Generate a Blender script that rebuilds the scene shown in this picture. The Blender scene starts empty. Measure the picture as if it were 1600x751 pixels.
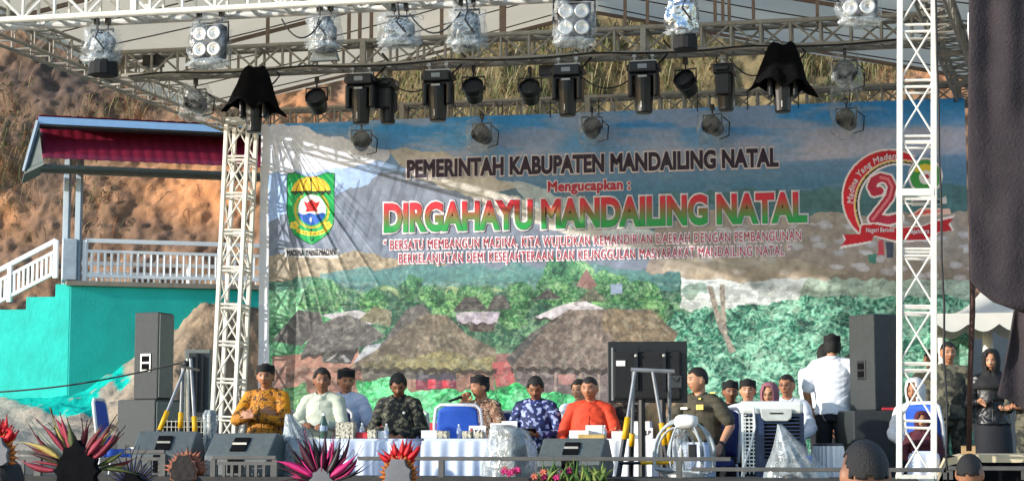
import bpy, bmesh, math, random
import numpy as np
from mathutils import Vector, Matrix, noise as mnoise
R = math.radians
random.seed(7); rng = np.random.default_rng(7)
sc = bpy.context.scene
COL = sc.collection
# ------------------------------------------------------------------ camera, sky, sun, exposure
YAW, PITCH, FPX, CZ = R(12.3), math.atan(314.5/2885), 2885.0, 1.8
cd = bpy.data.cameras.new('camera'); cam = bpy.data.objects.new('camera', cd); COL.objects.link(cam)
cam.location = (0, 0, CZ); cam.rotation_euler = (R(90)+PITCH, 0, YAW)
cd.sensor_width = 36; cd.lens = 36*FPX/1600; cd.clip_end = 500; cd.clip_start = .1
sc.camera = cam
SUN = Vector((1.5, 1.0, -.44)).normalized()          # the way the light travels
w = bpy.data.worlds.new('World'); sc.world = w; w.use_nodes = True
wn = w.node_tree; bg = wn.nodes['Background']
sky = wn.nodes.new('ShaderNodeTexSky'); sky.sky_type = 'NISHITA'; sky.sun_disc = False
sky.sun_elevation = math.asin(-SUN.z); sky.dust_density = .4; sky.ozone_density = 2.5; sky.sun_rotation = math.atan2(-SUN.x, -SUN.y)
wn.links.new(sky.outputs[0], bg.inputs[0]); bg.inputs[1].default_value = .15
sl = bpy.data.lights.new('sun', 'SUN'); so = bpy.data.objects.new('sun', sl); COL.objects.link(so)
sl.energy = 2.3; sl.angle = R(.5); sl.color = (1, .95, .87)
so.rotation_euler = SUN.to_track_quat('-Z', 'Y').to_euler(); so.location = (-20, -10, 15)
sc.view_settings.view_transform = 'Standard'; sc.view_settings.look = 'None'
sc.view_settings.exposure = 1.3; sc.view_settings.gamma = 1
sc.cycles.max_bounces = 8; sc.cycles.transparent_max_bounces = 16
# ------------------------------------------------------------------ picture <-> place
CM = Matrix.Translation((0, 0, CZ)) @ Matrix.Rotation(YAW, 4, 'Z') @ Matrix.Rotation(R(90)+PITCH, 4, 'X')
CI = np.array(CM.inverted()); C0 = Vector((0, 0, CZ))
def ray(px, py): return (CM.to_3x3() @ Vector(((px-800)/FPX, (375.5-py)/FPX, -1)))
def P(px, py, y):
    d = ray(px, py); return C0 + d*(y/d.y)
def PH(px, py, z):
    d = ray(px, py); return C0 + d*((z-CZ)/d.z)
def PL(px, py, p0, n):
    d = ray(px, py); return C0 + d*((p0-C0).dot(n)/d.dot(n))
def proj(X, Y, Z):
    a = CI[0, 0]*X+CI[0, 1]*Y+CI[0, 2]*Z+CI[0, 3]; b = CI[1, 0]*X+CI[1, 1]*Y+CI[1, 2]*Z+CI[1, 3]
    c = -(CI[2, 0]*X+CI[2, 1]*Y+CI[2, 2]*Z+CI[2, 3])
    return 800+FPX*a/c, 375.5-FPX*b/c
def mpp(px, y):                                      # metres per picture pixel at a place
    return (P(px+1, 400, y)-P(px, 400, y)).length
# ------------------------------------------------------------------ noise
def _h(ix, iy, s):
    n = (ix.astype(np.int64)*374761393+iy.astype(np.int64)*668265263+s*974634777) & 0x7fffffff
    n = ((n ^ (n >> 13))*1274126177) & 0x7fffffff
    return ((n ^ (n >> 16)) & 0xffff)/65535.0
def vn(x, y, s=0):
    x = np.asarray(x, float); y = np.asarray(y, float)
    ix = np.floor(x); iy = np.floor(y); fx = x-ix; fy = y-iy
    fx = fx*fx*(3-2*fx); fy = fy*fy*(3-2*fy)
    return ((_h(ix, iy, s)*(1-fx)+_h(ix+1, iy, s)*fx)*(1-fy)+(_h(ix, iy+1, s)*(1-fx)+_h(ix+1, iy+1, s)*fx)*fy)
def fbm(x, y, o=4, s=0):
    t = 0; a = 1; n = 0
    for k in range(o): t = t+a*vn(x*2**k, y*2**k, s+k*17); n += a; a *= .55
    return t/n
def cell(x, y, s=0):                                 # distance to nearest and the cell's random value
    x = np.asarray(x, float); y = np.asarray(y, float); ix = np.floor(x); iy = np.floor(y)
    best = np.full(x.shape, 9.); val = np.zeros(x.shape)
    for dx in (-1, 0, 1):
        for dy in (-1, 0, 1):
            cx = ix+dx; cy = iy+dy
            d = np.hypot(cx+_h(cx, cy, s)-x, cy+_h(cx, cy, s+5)-y); m = d < best
            best = np.where(m, d, best); val = np.where(m, _h(cx, cy, s+9), val)
    return best, val
def sstep(a, b, x):
    t = np.clip((x-a)/(b-a), 0, 1); return t*t*(3-2*t)
def inpoly(px, py, poly):
    r = np.zeros(np.shape(px), bool); n = len(poly)
    for i in range(n):
        x0, y0 = poly[i]; x1, y1 = poly[(i+1) % n]
        if y0 == y1: continue
        c = ((y0 > py) != (y1 > py)) & (px < (x1-x0)*(py-y0)/(y1-y0)+x0); r ^= c
    return r
def lin(c):
    if isinstance(c, str): c = [int(c[i:i+2], 16)/255 for i in (0, 2, 4)]
    return tuple(x/12.92 if x <= .04045 else ((x+.055)/1.055)**2.4 for x in c)
def nlin(a): return np.where(a <= .04045, a/12.92, ((np.maximum(a, 0)+.055)/1.055)**2.4)
# ------------------------------------------------------------------ materials
def M(name, col, rough=.6, metal=0, var=.18, scale=9, bump=.0, bscale=30, spec=.5, attr=None, trans=0, coat=0, stretch=None, col2=None):
    m = bpy.data.materials.new(name); m.use_nodes = True; t = m.node_tree; b = t.nodes['Principled BSDF']
    b.inputs['Roughness'].default_value = rough; b.inputs['Metallic'].default_value = metal
    b.inputs['Specular IOR Level'].default_value = spec
    if coat: b.inputs['Coat Weight'].default_value = coat
    tc = t.nodes.new('ShaderNodeTexCoord'); src = tc.outputs['Object']
    if stretch:
        mp = t.nodes.new('ShaderNodeMapping'); mp.inputs['Scale'].default_value = stretch
        t.links.new(src, mp.inputs[0]); src = mp.outputs[0]
    nz = t.nodes.new('ShaderNodeTexNoise'); nz.inputs['Scale'].default_value = scale; nz.inputs['Detail'].default_value = 6
    nz.inputs['Roughness'].default_value = .65
    t.links.new(src, nz.inputs['Vector'])
    rp = t.nodes.new('ShaderNodeValToRGB'); rp.color_ramp.elements[0].position = .3; rp.color_ramp.elements[1].position = .7
    t.links.new(nz.outputs['Fac'], rp.inputs[0])
    c = lin(col)
    if attr:
        at = t.nodes.new('ShaderNodeAttribute'); at.attribute_name = attr
        rp.color_ramp.elements[0].color = (1-var,)*3+(1,); rp.color_ramp.elements[1].color = (1+var,)*3+(1,)
        mx = t.nodes.new('ShaderNodeMix'); mx.data_type = 'RGBA'; mx.blend_type = 'MULTIPLY'; mx.inputs[0].default_value = 1
        t.links.new(at.outputs['Color'], mx.inputs[6]); t.links.new(rp.outputs[0], mx.inputs[7]); out = mx.outputs[2]
    else:
        c2 = lin(col2) if col2 else tuple(min(1, x*(1+var)) for x in c)
        rp.color_ramp.elements[0].color = tuple(x*(1-var) for x in c)+(1,) if not col2 else c+(1,)
        rp.color_ramp.elements[1].color = c2+(1,); out = rp.outputs[0]
    t.links.new(out, b.inputs['Base Color'])
    if bump:
        n2 = t.nodes.new('ShaderNodeTexNoise'); n2.inputs['Scale'].default_value = bscale; n2.inputs['Detail'].default_value = 5
        t.links.new(src, n2.inputs['Vector'])
        bp = t.nodes.new('ShaderNodeBump'); bp.inputs['Strength'].default_value = bump; bp.inputs['Distance'].default_value = .02
        t.links.new(n2.outputs['Fac'], bp.inputs['Height']); t.links.new(bp.outputs[0], b.inputs['Normal'])
    if trans:
        tr = t.nodes.new('ShaderNodeBsdfTranslucent'); t.links.new(out, tr.inputs[0])
        ms = t.nodes.new('ShaderNodeMixShader'); ms.inputs[0].default_value = trans
        t.links.new(b.outputs[0], ms.inputs[1]); t.links.new(tr.outputs[0], ms.inputs[2])
        t.links.new(ms.outputs[0], t.nodes['Material Output'].inputs[0])
    m.diffuse_color = c+(1,)
    return m
def batik(name, cols, scale=14, rough=.75, kind='vor'):
    m = M(name, cols[0], rough, bump=.25, bscale=22); t = m.node_tree; b = t.nodes['Principled BSDF']
    tc = t.nodes.new('ShaderNodeTexCoord')
    nz = t.nodes.new('ShaderNodeTexNoise'); nz.inputs['Scale'].default_value = scale*.6; nz.inputs['Detail'].default_value = 2
    t.links.new(tc.outputs['Object'], nz.inputs['Vector'])
    mx = t.nodes.new('ShaderNodeMix'); mx.data_type = 'RGBA'; mx.inputs[0].default_value = .25 if kind == 'vor' else .0
    t.links.new(tc.outputs['Object'], mx.inputs[6]); t.links.new(nz.outputs['Color'], mx.inputs[7])
    if kind == 'vor':
        v = t.nodes.new('ShaderNodeTexVoronoi'); v.inputs['Scale'].default_value = scale; fac = v.outputs['Distance']
    else:
        v = t.nodes.new('ShaderNodeTexNoise'); v.inputs['Scale'].default_value = scale; v.inputs['Detail'].default_value = 1.5; fac = v.outputs['Fac']
    t.links.new(mx.outputs[2], v.inputs['Vector'])
    rp = t.nodes.new('ShaderNodeValToRGB'); rp.color_ramp.interpolation = 'CONSTANT'; el = rp.color_ramp.elements
    pos = [0]+[.22+.5*(i/max(1, len(cols)-1)) for i in range(len(cols)-1)] if kind == 'vor' else [0]+[.42+.07*i for i in range(len(cols)-1)]
    while len(el) < len(cols): el.new(.9)
    for e, p, c in zip(el, pos, cols): e.position = p; e.color = lin(c)+(1,)
    t.links.new(fac, rp.inputs[0]); t.links.new(rp.outputs[0], b.inputs['Base Color'])
    return m
def plastic(name, tint='e8eef0', alpha=.45):
    m = bpy.data.materials.new(name); m.use_nodes = True; t = m.node_tree; b = t.nodes['Principled BSDF']
    b.inputs['Base Color'].default_value = lin(tint)+(1,); b.inputs['Roughness'].default_value = .16; b.inputs['Specular IOR Level'].default_value = 1
    tc = t.nodes.new('ShaderNodeTexCoord'); nz = t.nodes.new('ShaderNodeTexNoise'); nz.inputs['Scale'].default_value = 9; nz.inputs['Detail'].default_value = 4
    t.links.new(tc.outputs['Object'], nz.inputs['Vector'])
    bp = t.nodes.new('ShaderNodeBump'); bp.inputs['Strength'].default_value = .7; bp.inputs['Distance'].default_value = .05
    t.links.new(nz.outputs['Fac'], bp.inputs['Height']); t.links.new(bp.outputs[0], b.inputs['Normal'])
    rp = t.nodes.new('ShaderNodeValToRGB'); rp.color_ramp.elements[0].position = .35; rp.color_ramp.elements[1].position = .72
    rp.color_ramp.elements[0].color = (max(0, alpha-.25),)*3+(1,); rp.color_ramp.elements[1].color = (min(1, alpha+.22),)*3+(1,)
    t.links.new(nz.outputs['Fac'], rp.inputs[0])
    tr = t.nodes.new('ShaderNodeBsdfTransparent'); ms = t.nodes.new('ShaderNodeMixShader')
    t.links.new(rp.outputs[0], ms.inputs[0]); t.links.new(tr.outputs[0], ms.inputs[1]); t.links.new(b.outputs[0], ms.inputs[2])
    t.links.new(ms.outputs[0], t.nodes['Material Output'].inputs[0])
    return m
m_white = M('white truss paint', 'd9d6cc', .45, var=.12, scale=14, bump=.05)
m_grey = M('galvanised steel', '9a9a96', .4, .6, var=.2)
m_black = M('black plastic', '0a0b10', .42, var=.3, scale=20)
m_blackmat = M('black matte', '101114', .85, var=.25, scale=12, bump=.2, bscale=60)
m_cloth = M('black cloth', '0d0d10', .95, var=.3, scale=10, bump=.6, bscale=14, spec=.1)
m_lens = M('lamp lens', '3d4044', .25, .2, var=.4, scale=60, bump=.5, bscale=160)
m_reflector = M('lamp reflector', 'bdbab2', .3, .5, var=.2, scale=30)
m_bag = plastic('clear plastic bag', 'c4ccd0', .22)
m_bag2 = plastic('milky plastic wrap', 'b2babb', .5)
m_truss_shade = M('truss paint in shade tone', '98938a', .5, .15, var=.2, scale=14, bump=.05)  # truss colour darkened to carry the shade under the roof
m_foil = M('silver foil', 'c9ccd0', .18, .95, var=.25, scale=12, bump=1, bscale=14)
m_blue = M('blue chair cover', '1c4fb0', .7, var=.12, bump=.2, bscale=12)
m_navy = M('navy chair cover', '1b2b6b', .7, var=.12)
m_chairw = M('white chair tube', 'd8d6d8', .4)
m_skirt = M('pale blue table skirt', 'c9d2e4', .85, var=.06, bump=.1)
m_whitecloth = M('white table cloth', 'e2e2e4', .85, var=.06, bump=.15)
m_paper = M('white card', 'dedcd8', .7, var=.06)
m_red = M('red print', 'b3202c', .6)
m_inkblk = M('black ink', '1c1420', .6)
m_yellow = M('yellow foam', 'e0a400', .6, var=.12)
m_spk = M('speaker paint', '2b3031', .6, var=.2, scale=25, bump=.3, bscale=220)
m_spkl = M('speaker grille cloth', '757a72', .8, var=.12, scale=30, bump=.25, bscale=200)
m_cable = M('black rubber cable', '0e0e10', .6)
m_water = plastic('clear bottle', 'd8e2e6', .35)
# ------------------------------------------------------------------ mesh building
def frame(d):
    d = Vector(d).normalized(); u = Vector((0, 0, 1)) if abs(d.z) < .9 else Vector((0, 1, 0))
    a = d.cross(u).normalized(); return a, a.cross(d).normalized(), d
class G:
    def __init__(s): s.v = []; s.f = []
    def add(s, vs, fs):
        o = len(s.v); s.v += [tuple(p) for p in vs]; s.f += [tuple(i+o for i in q) for q in fs]; return s
    def box(s, c, d, rot=None):
        x, y, z = (k/2 for k in d); vs = [Vector(p) for p in ((-x, -y, -z), (x, -y, -z), (x, y, -z), (-x, y, -z), (-x, -y, z), (x, -y, z), (x, y, z), (-x, y, z))]
        if rot is not None: vs = [rot @ p for p in vs]
        c = Vector(c)
        return s.add([p+c for p in vs], ((0, 3, 2, 1), (4, 5, 6, 7), (0, 1, 5, 4), (1, 2, 6, 5), (2, 3, 7, 6), (3, 0, 4, 7)))
    def bar(s, p, q, wx, wy):                          # rectangular bar between two points
        p = Vector(p); q = Vector(q); a, b, d = frame(q-p); a = a*wx/2; b = b*wy/2
        return s.add([p-a-b, p+a-b, p+a+b, p-a+b, q-a-b, q+a-b, q+a+b, q-a+b], ((0, 3, 2, 1), (4, 5, 6, 7), (0, 1, 5, 4), (1, 2, 6, 5), (2, 3, 7, 6), (3, 0, 4, 7)))
    def tube(s, p, q, r, r2=None, n=8): return s.path([p, q], [r, r if r2 is None else r2], n)
    def path(s, pts, r, n=8, rnd=0):
        pts = [Vector(p) for p in pts]; rs = list(r) if hasattr(r, '__len__') else [r]*len(pts)
        if rnd:                                       # rounded ends
            d0 = (pts[0]-pts[1]).normalized(); d1 = (pts[-1]-pts[-2]).normalized()
            pts = [pts[0]+d0*rs[0]*.85, pts[0]+d0*rs[0]*.5]+pts+[pts[-1]+d1*rs[-1]*.5, pts[-1]+d1*rs[-1]*.85]
            rs = [rs[0]*.5, rs[0]*.87]+rs+[rs[-1]*.87, rs[-1]*.5]
        vs = []; a = None
        for i, p in enumerate(pts):
            d = (pts[min(i+1, len(pts)-1)]-pts[max(i-1, 0)]).normalized()
            if a is None: a = frame(d)[0]
            a = (a-d*a.dot(d)).normalized(); b = d.cross(a)
            vs += [p+(a*math.cos(6.2832*k/n)+b*math.sin(6.2832*k/n))*rs[i] for k in range(n)]
        return s._loft(vs, len(pts), n)
    def _loft(s, vs, m, n):
        fs = [(i*n+k, i*n+(k+1) % n, (i+1)*n+(k+1) % n, (i+1)*n+k) for i in range(m-1) for k in range(n)]
        fs += [tuple(range(n-1, -1, -1)), tuple((m-1)*n+k for k in range(n))]
        return s.add(vs, fs)
    def rings(s, rg, n=18):                           # (centre, a-vector, b-vector) rings
        vs = []
        for c, a, b in rg:
            c = Vector(c); a = Vector(a); b = Vector(b)
            vs += [c+a*math.cos(6.2832*k/n)+b*math.sin(6.2832*k/n) for k in range(n)]
        return s._loft(vs, len(rg), n)
    def lathe(s, prof, c=(0, 0, 0), n=16, rot=None, sx=1, sy=1):
        c = Vector(c); vs = []
        for r, z in prof:
            for k in range(n):
                p = Vector((r*sx*math.cos(6.2832*k/n), r*sy*math.sin(6.2832*k/n), z)); vs.append(c+(rot @ p if rot is not None else p))
        return s._loft(vs, len(prof), n)
    def ell(s, c, r, rot=None, n=14, m=9):
        return s.lathe([(math.sin(math.pi*max(.02, min(.98, i/m))), -math.cos(math.pi*i/m)) for i in range(m+1)], (0, 0, 0), n).xf(-1*(m+1)*n, c, r, rot)
    def xf(s, k, c, r, rot):
        c = Vector(c)
        for i in range(len(s.v)+k, len(s.v)):
            p = Vector((s.v[i][0]*r[0], s.v[i][1]*r[1], s.v[i][2]*r[2]))
            s.v[i] = tuple(c+(rot @ p if rot is not None else p))
        return s
    def prism(s, poly, off):                          # 3d polygon pushed along off
        n = len(poly); poly = [Vector(p) for p in poly]; off = Vector(off)
        return s.add(poly+[p+off for p in poly], [tuple(range(n)), tuple(range(2*n-1, n-1, -1))]+[(i, i+n, (i+1) % n+n, (i+1) % n) for i in range(n)])
    def grid(s, fn, nu, nv):
        return s.add([fn(i/nu, j/nv) for i in range(nu+1) for j in range(nv+1)],
                     [(i*(nv+1)+j, (i+1)*(nv+1)+j, (i+1)*(nv+1)+j+1, i*(nv+1)+j+1) for i in range(nu) for j in range(nv)])
    def mesh(s, name):
        me = bpy.data.meshes.new(name); me.from_pydata(s.v, [], s.f); me.update(); return me
    def build(s, name, mat, parent=None, smooth=False, bevel=0, world=False, solid=0, sub=0):
        if world and parent is not None:
            inv = parent.matrix_basis.inverted(); s.v = [tuple(inv @ Vector(p)) for p in s.v]
        me = s.mesh(name); bm = bmesh.new(); bm.from_mesh(me); bmesh.ops.recalc_face_normals(bm, faces=bm.faces); bm.to_mesh(me); bm.free()
        return link(name, me, mat, parent, smooth, bevel, solid, sub)
def link(name, me, mat, parent=None, smooth=False, bevel=0, solid=0, sub=0):
    o = bpy.data.objects.new(name, me); COL.objects.link(o)
    if mat is not None:
        for q in (mat if isinstance(mat, (list, tuple)) else [mat]): me.materials.append(q)
    if smooth: me.polygons.foreach_set('use_smooth', [True]*len(me.polygons))
    if solid:
        md = o.modifiers.new('solid', 'SOLIDIFY'); md.thickness = solid; md.offset = 0
    if bevel:
        md = o.modifiers.new('bevel', 'BEVEL'); md.width = bevel; md.segments = 2; md.limit_method = 'ANGLE'
    if sub:
        md = o.modifiers.new('sub', 'SUBSURF'); md.levels = sub; md.render_levels = sub
    if parent is not None: o.parent = parent
    return o
def tag(o, label=None, cat=None, group=None, kind=None):
    if label: o['label'] = label
    if cat: o['category'] = cat
    if group: o['group'] = group
    if kind: o['kind'] = kind
    return o
def thing(name, label, cat, loc=(0, 0, 0), rz=0, group=None):
    o = bpy.data.objects.new(name, None); COL.objects.link(o); o.empty_display_size = .1
    o.matrix_basis = Matrix.Translation(Vector(loc)) @ Matrix.Rotation(rz, 4, 'Z')
    return tag(o, label, cat, group)
def dup(root, label, loc=None, rz=None, group=None, scale=None):
    r = root.copy(); COL.objects.link(r); r['label'] = label
    if group: r['group'] = group
    m = Matrix.Translation(Vector(loc) if loc is not None else root.location) @ Matrix.Rotation(rz if rz is not None else root.rotation_euler.z, 4, 'Z')
    if scale: m = m @ Matrix.Scale(scale, 4)
    r.matrix_basis = m
    def kids(a, b):
        for ch in list(a.children):
            c = ch.copy(); COL.objects.link(c); c.parent = b; c.matrix_basis = ch.matrix_basis.copy(); kids(ch, c)
    kids(root, r); return r
def vcol(me, arr, name='Col'):
    a = me.color_attributes.new(name, 'FLOAT_COLOR', 'POINT')
    d = np.ones((len(me.vertices), 4), np.float32); d[:, :3] = arr; a.data.foreach_set('color', d.ravel())
def npmesh(name, V, F):
    me = bpy.data.meshes.new(name); V = np.asarray(V, np.float32); F = np.asarray(F, np.int32); k = F.shape[1]
    me.vertices.add(len(V)); me.vertices.foreach_set('co', V.ravel())
    me.loops.add(F.size); me.loops.foreach_set('vertex_index', F.ravel())
    me.polygons.add(len(F)); me.polygons.foreach_set('loop_start', np.arange(0, F.size, k, dtype=np.int32))
    try: me.polygons.foreach_set('loop_total', np.full(len(F), k, np.int32))
    except Exception: pass
    me.update(calc_edges=True); me.validate(); return me
def gridfaces(nu, nv):
    i, j = np.meshgrid(np.arange(nu-1), np.arange(nv-1), indexing='ij'); a = (i*nv+j).ravel()
    return np.stack([a, a+nv, a+nv+1, a+1], 1)
def textmesh(body, bevel=0, shear=0, space=1, fill=True):
    cu = bpy.data.curves.new('t', 'FONT'); cu.body = body; cu.size = 1; cu.bevel_depth = bevel; cu.bevel_resolution = 1; cu.shear = shear; cu.space_character = space
    cu.resolution_u = 4
    o = bpy.data.objects.new('t', cu); COL.objects.link(o); dg = bpy.context.evaluated_depsgraph_get(); dg.update()
    me = bpy.data.meshes.new_from_object(o.evaluated_get(dg)); bpy.data.objects.remove(o); bpy.data.curves.remove(cu)
    return me
# ------------------------------------------------------------------ ground, hill, left slope
FL = 1.25                                              # stage floor
def ground_h(x, y):
    x = np.asarray(x, float); y = np.asarray(y, float)
    wl = sstep(-7.3, -8.6, x)
    z = wl*(sstep(10, 16, y)*1.62+sstep(17, 19.5, y)*.33+sstep(19.2, 22, y)*.8)
    z = z+sstep(19.3, 21.6, y)*.9*sstep(-10.2, -8.0, x)*wl
    wb = 1-wl
    z = z+wb*sstep(19.5, 21.9, y)*3.2
    z = z+(fbm(x*.7, y*.7, 4, 3)-.5)*.25*sstep(12, 18, y)
    return z
nx, ny = 240, 200
gx = np.linspace(-60, 40, nx); gy = np.linspace(-12, 40, ny); X, Y = np.meshgrid(gx, gy, indexing='ij')
Z = ground_h(X, Y); Z = np.where((X > -14) & (X < -6) & (Y > 14) & (Y < 23.5), Z-.25, Z)
me = npmesh('ground', np.stack([X, Y, Z], -1).reshape(-1, 3), gridfaces(nx, ny))
m_ground = M('trodden dirt and gravel', '8f867a', .95, var=.3, scale=1.5, bump=.5, bscale=25, spec=.1)
tag(link('ground', me, m_ground, smooth=True), kind='structure')
# painted slope left of the stage
nx, ny = 260, 280
gx = np.linspace(-14.2, -5.8, nx); gy = np.linspace(13.8, 23.6, ny); X, Y = np.meshgrid(gx, gy, indexing='ij')
Z = ground_h(X, Y)
px, py = proj(X, Y, Z)
wob = (fbm(X*2.2, Y*2.2, 4, 9)-.5)
paintm = inpoly(px+wob*46, py+wob*34, [(-400, 540), (112, 552), (186, 500), (190, 556), (199, 594), (190, 606), (166, 600), (150, 612), (156, 640), (106, 652), (60, 634), (-20, 618), (-400, 600)])
Z = Z+(np.abs(fbm(X*8, Y*8, 4, 6)-.5))*.16*sstep(-10, -8.6, X)*sstep(18.5, 20, Y)+(fbm(X*5, Y*5, 5, 5)-.5)*.16*sstep(18.3, 20, Y)*(1-.6*sstep(-9.4, -10.5, X))+(fbm(X*1.3, Y*1.3, 3, 8)-.5)*.12*sstep(18.5, 20, Y)
n1 = fbm(X*3, Y*3, 5, 21)[..., None]; n2 = fbm(X*9, Y*9, 3, 31)[..., None]
dirt = np.array([.72, .68, .62])*(1-n1)+np.array([.58, .54, .48])*n1
brn = np.array([.55, .46, .37])*(.62+.75*n2); k = sstep(-9.8, -7.9, X)[..., None]*sstep(18.3, 19.6, Y)[..., None]
c = dirt*(1-k)+brn*k
turq = np.array([.035, .66, .60])*(.9+.25*n1); patchy = (n2[..., 0] > .24)
c = np.where((paintm & patchy)[..., None], turq, c)
me = npmesh('slope', np.stack([X, Y, Z], -1).reshape(-1, 3), gridfaces(nx, ny)); vcol(me, nlin(c).reshape(-1, 3))
tag(link('slope', me, M('slope soil and paint', 'ffffff', .92, attr='Col', var=.18, scale=6, bump=.7, bscale=22, spec=.1), smooth=True), kind='structure')
# cut hillside
def hill_pt(x, s):
    y0 = 25.2+.16*(x+7)*(x > -7)*.0+(x < -8)*(-(x+8))*-.0
    r = fbm(x*.35, s*.35, 4, 40)-.5; q = fbm(x*1.4, s*1.4, 4, 41)-.5; e = fbm(x*5, s*5, 3, 42)-.5
    w = 1-np.abs(2*fbm(x*2.2, s*2.2, 4, 43)-1); f_ = fbm(x*14, s*14, 2, 44)-.5
    out = r*1.0+q*.36+e*.22+w*.12+f_*.04
    return x+out*.1, y0+s*.42-out*.9, 2.7+s*.9+out*.35
nx, ny = 900, 400
gx = np.linspace(-24, 14, nx); gs = np.linspace(-1, 15, ny); X, S = np.meshgrid(gx, gs, indexing='ij')
HX, HY, HZ = hill_pt(X, S); px, py = proj(HX, HY, HZ)
a = fbm(X*.8, S*1.2, 5, 50)[..., None]; b = fbm(X*4, S*4, 4, 51)[..., None]; d = fbm(X*.5+3, S*.5, 3, 53)
def blob(cx, cy, rx, ry): return np.exp(-((px-cx)/rx)**2-((py-cy)/ry)**2)[..., None]
c = np.array([.43, .34, .28])*(1-a)+np.array([.56, .45, .36])*a
c = c*(.75+.5*b)
org = np.array([.72, .50, .34])*(.75+.5*b); kk = np.clip(blob(320, 300, 110, 55)+.8*blob(470, 170, 60, 40)+.9*blob(1480, 80, 60, 90)+.6*blob(10, 330, 40, 40)+.5*blob(1360, 110, 40, 25), 0, 1); c = c*(1-kk)+org*kk
dk = np.array([.33, .285, .26])*(.7+.6*b); kk = np.clip(blob(90, 120, 110, 60)+.6*blob(60, 270, 40, 60)+.6*blob(1470, 30, 40, 60)+.3*blob(220, 370, 160, 25), 0, 1); c = c*(1-kk)+dk*kk
gr = np.array([.42, .38, .28])*(.7+.6*b); kk = np.clip(sstep(560, 660, px)*sstep(1420, 1330, px), 0, 1)[..., None]*.9; c = c*(1-kk)+gr*kk
me = npmesh('hill', np.stack([HX, HY, HZ], -1).reshape(-1, 3), gridfaces(nx, ny)); vcol(me, nlin(np.clip(c, 0, 1)).reshape(-1, 3))
tag(link('hill', me, M('clay of the cut hill', 'ffffff', .95, attr='Col', var=.2, scale=7, bump=.6, bscale=18, spec=.05), smooth=True), kind='structure')
# dry grass and creepers on the hill: one uncountable mass
V = []; F = []; CC = []
N = 110000
xs = rng.uniform(-18, 9, N); ss = rng.uniform(.5, 14, N); hx, hy, hz = hill_pt(xs, ss); qx, qy = proj(hx, hy, hz)
dens = np.zeros(N)
clump = fbm(xs*.9, ss*.9, 3, 70)
dens = np.maximum(dens, ((qx > 560) & (qx < 1420) & (qy < 215))*sstep(.25, .5, clump)*1.0)
dens = np.maximum(dens, np.exp(-((qx-10)/45)**2-((qy-235)/85)**2)*1.1)
dens = np.maximum(dens, np.exp(-((qx-205)/60)**2-((qy-158)/22)**2))
dens = np.maximum(dens, np.exp(-((qx-150)/45)**2-((qy-305)/40)**2)*.7)
dens = np.maximum(dens, np.exp(-((qx-1375)/60)**2-((qy-120)/25)**2)*.4)
dens = np.maximum(dens, ((qx > -60) & (qx < 1500) & (qy < 330))*.035)
keep = rng.random(N) < dens*.75
for x, y, z, cl, q_x, q_y in zip(hx[keep], hy[keep], hz[keep], clump[keep], qx[keep], qy[keep]):
    L = random.uniform(.15, .5)*(1.35 if q_x > 500 else 1); wd = random.uniform(.006, .017); az = random.uniform(-1.3, 1.3)
    dx, dy = math.sin(az), -math.cos(az); px_, py_ = -dy, dx
    k0 = len(V); up = random.uniform(-.1, .9); g = random.random()
    tone = random.choice(['a89c74', '7f7a4c', '66703e', '94825a', '545f36', 'b3a67e', '7a8548', '6f583e', '8a7a5a'] if q_x > 400 else ['a08a62', '7a6a48', '6d6f42', '8e7a58', '5a5a34', '9c5f35'])
    ct = lin(tone)
    for t in (0, .4, .75, 1):
        w_ = wd*(1-t*.85); cx = x+dx*L*t*.55; cy = y+dy*L*t*.55-.02; cz = z+L*(up*t-1.15*t*t)
        V += [(cx-px_*w_, cy-py_*w_, cz), (cx+px_*w_, cy+py_*w_, cz)]; CC += [ct, ct]
    F += [(k0+2*i, k0+2*i+1, k0+2*i+3, k0+2*i+2) for i in range(3)]
me = npmesh('dry_grass', V, F); vcol(me, np.array(CC))
tag(link('dry_grass', me, M('grass blades', 'ffffff', .8, attr='Col', var=.2, trans=.3)), 'dry yellow and green grass hanging down the cut hillside', 'grass', kind='stuff')
# bare twigs as single plants
m_twig = M('dead twig bark', '6e5138', .9, var=.3)
for (x0, y0, h, lab) in ((28, 150, .9, 'bare reddish twig bush hanging on the dark soil at far left'), (60, 190, .8, 'bare twig bush just left of the pavilion roof corner'), (1495, 70, .9, 'bare brown twig bush beyond the white roof edge at right')):
    p = PL(x0, y0, Vector((0, 27.3, 5)), Vector((0, -1, .45)))
    t = thing('dead_bush', lab, 'bush', p); g = G()
    for k in range(16):
        q = Vector((random.uniform(-.1, .1), -.1, 0)); pts = [q]
        d = Vector((random.uniform(-1, 1), random.uniform(-.6, 0), random.uniform(-.6, 1.2))).normalized()
        for j in range(5):
            d = (d+Vector((random.uniform(-.5, .5), random.uniform(-.3, .2), random.uniform(-.5, .3)))).normalized(); pts.append(pts[-1]+d*h*.22)
        g.path(pts, [.016, .013, .011, .008, .006, .004], 5)
    g.build('twig', m_twig, t)
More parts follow.
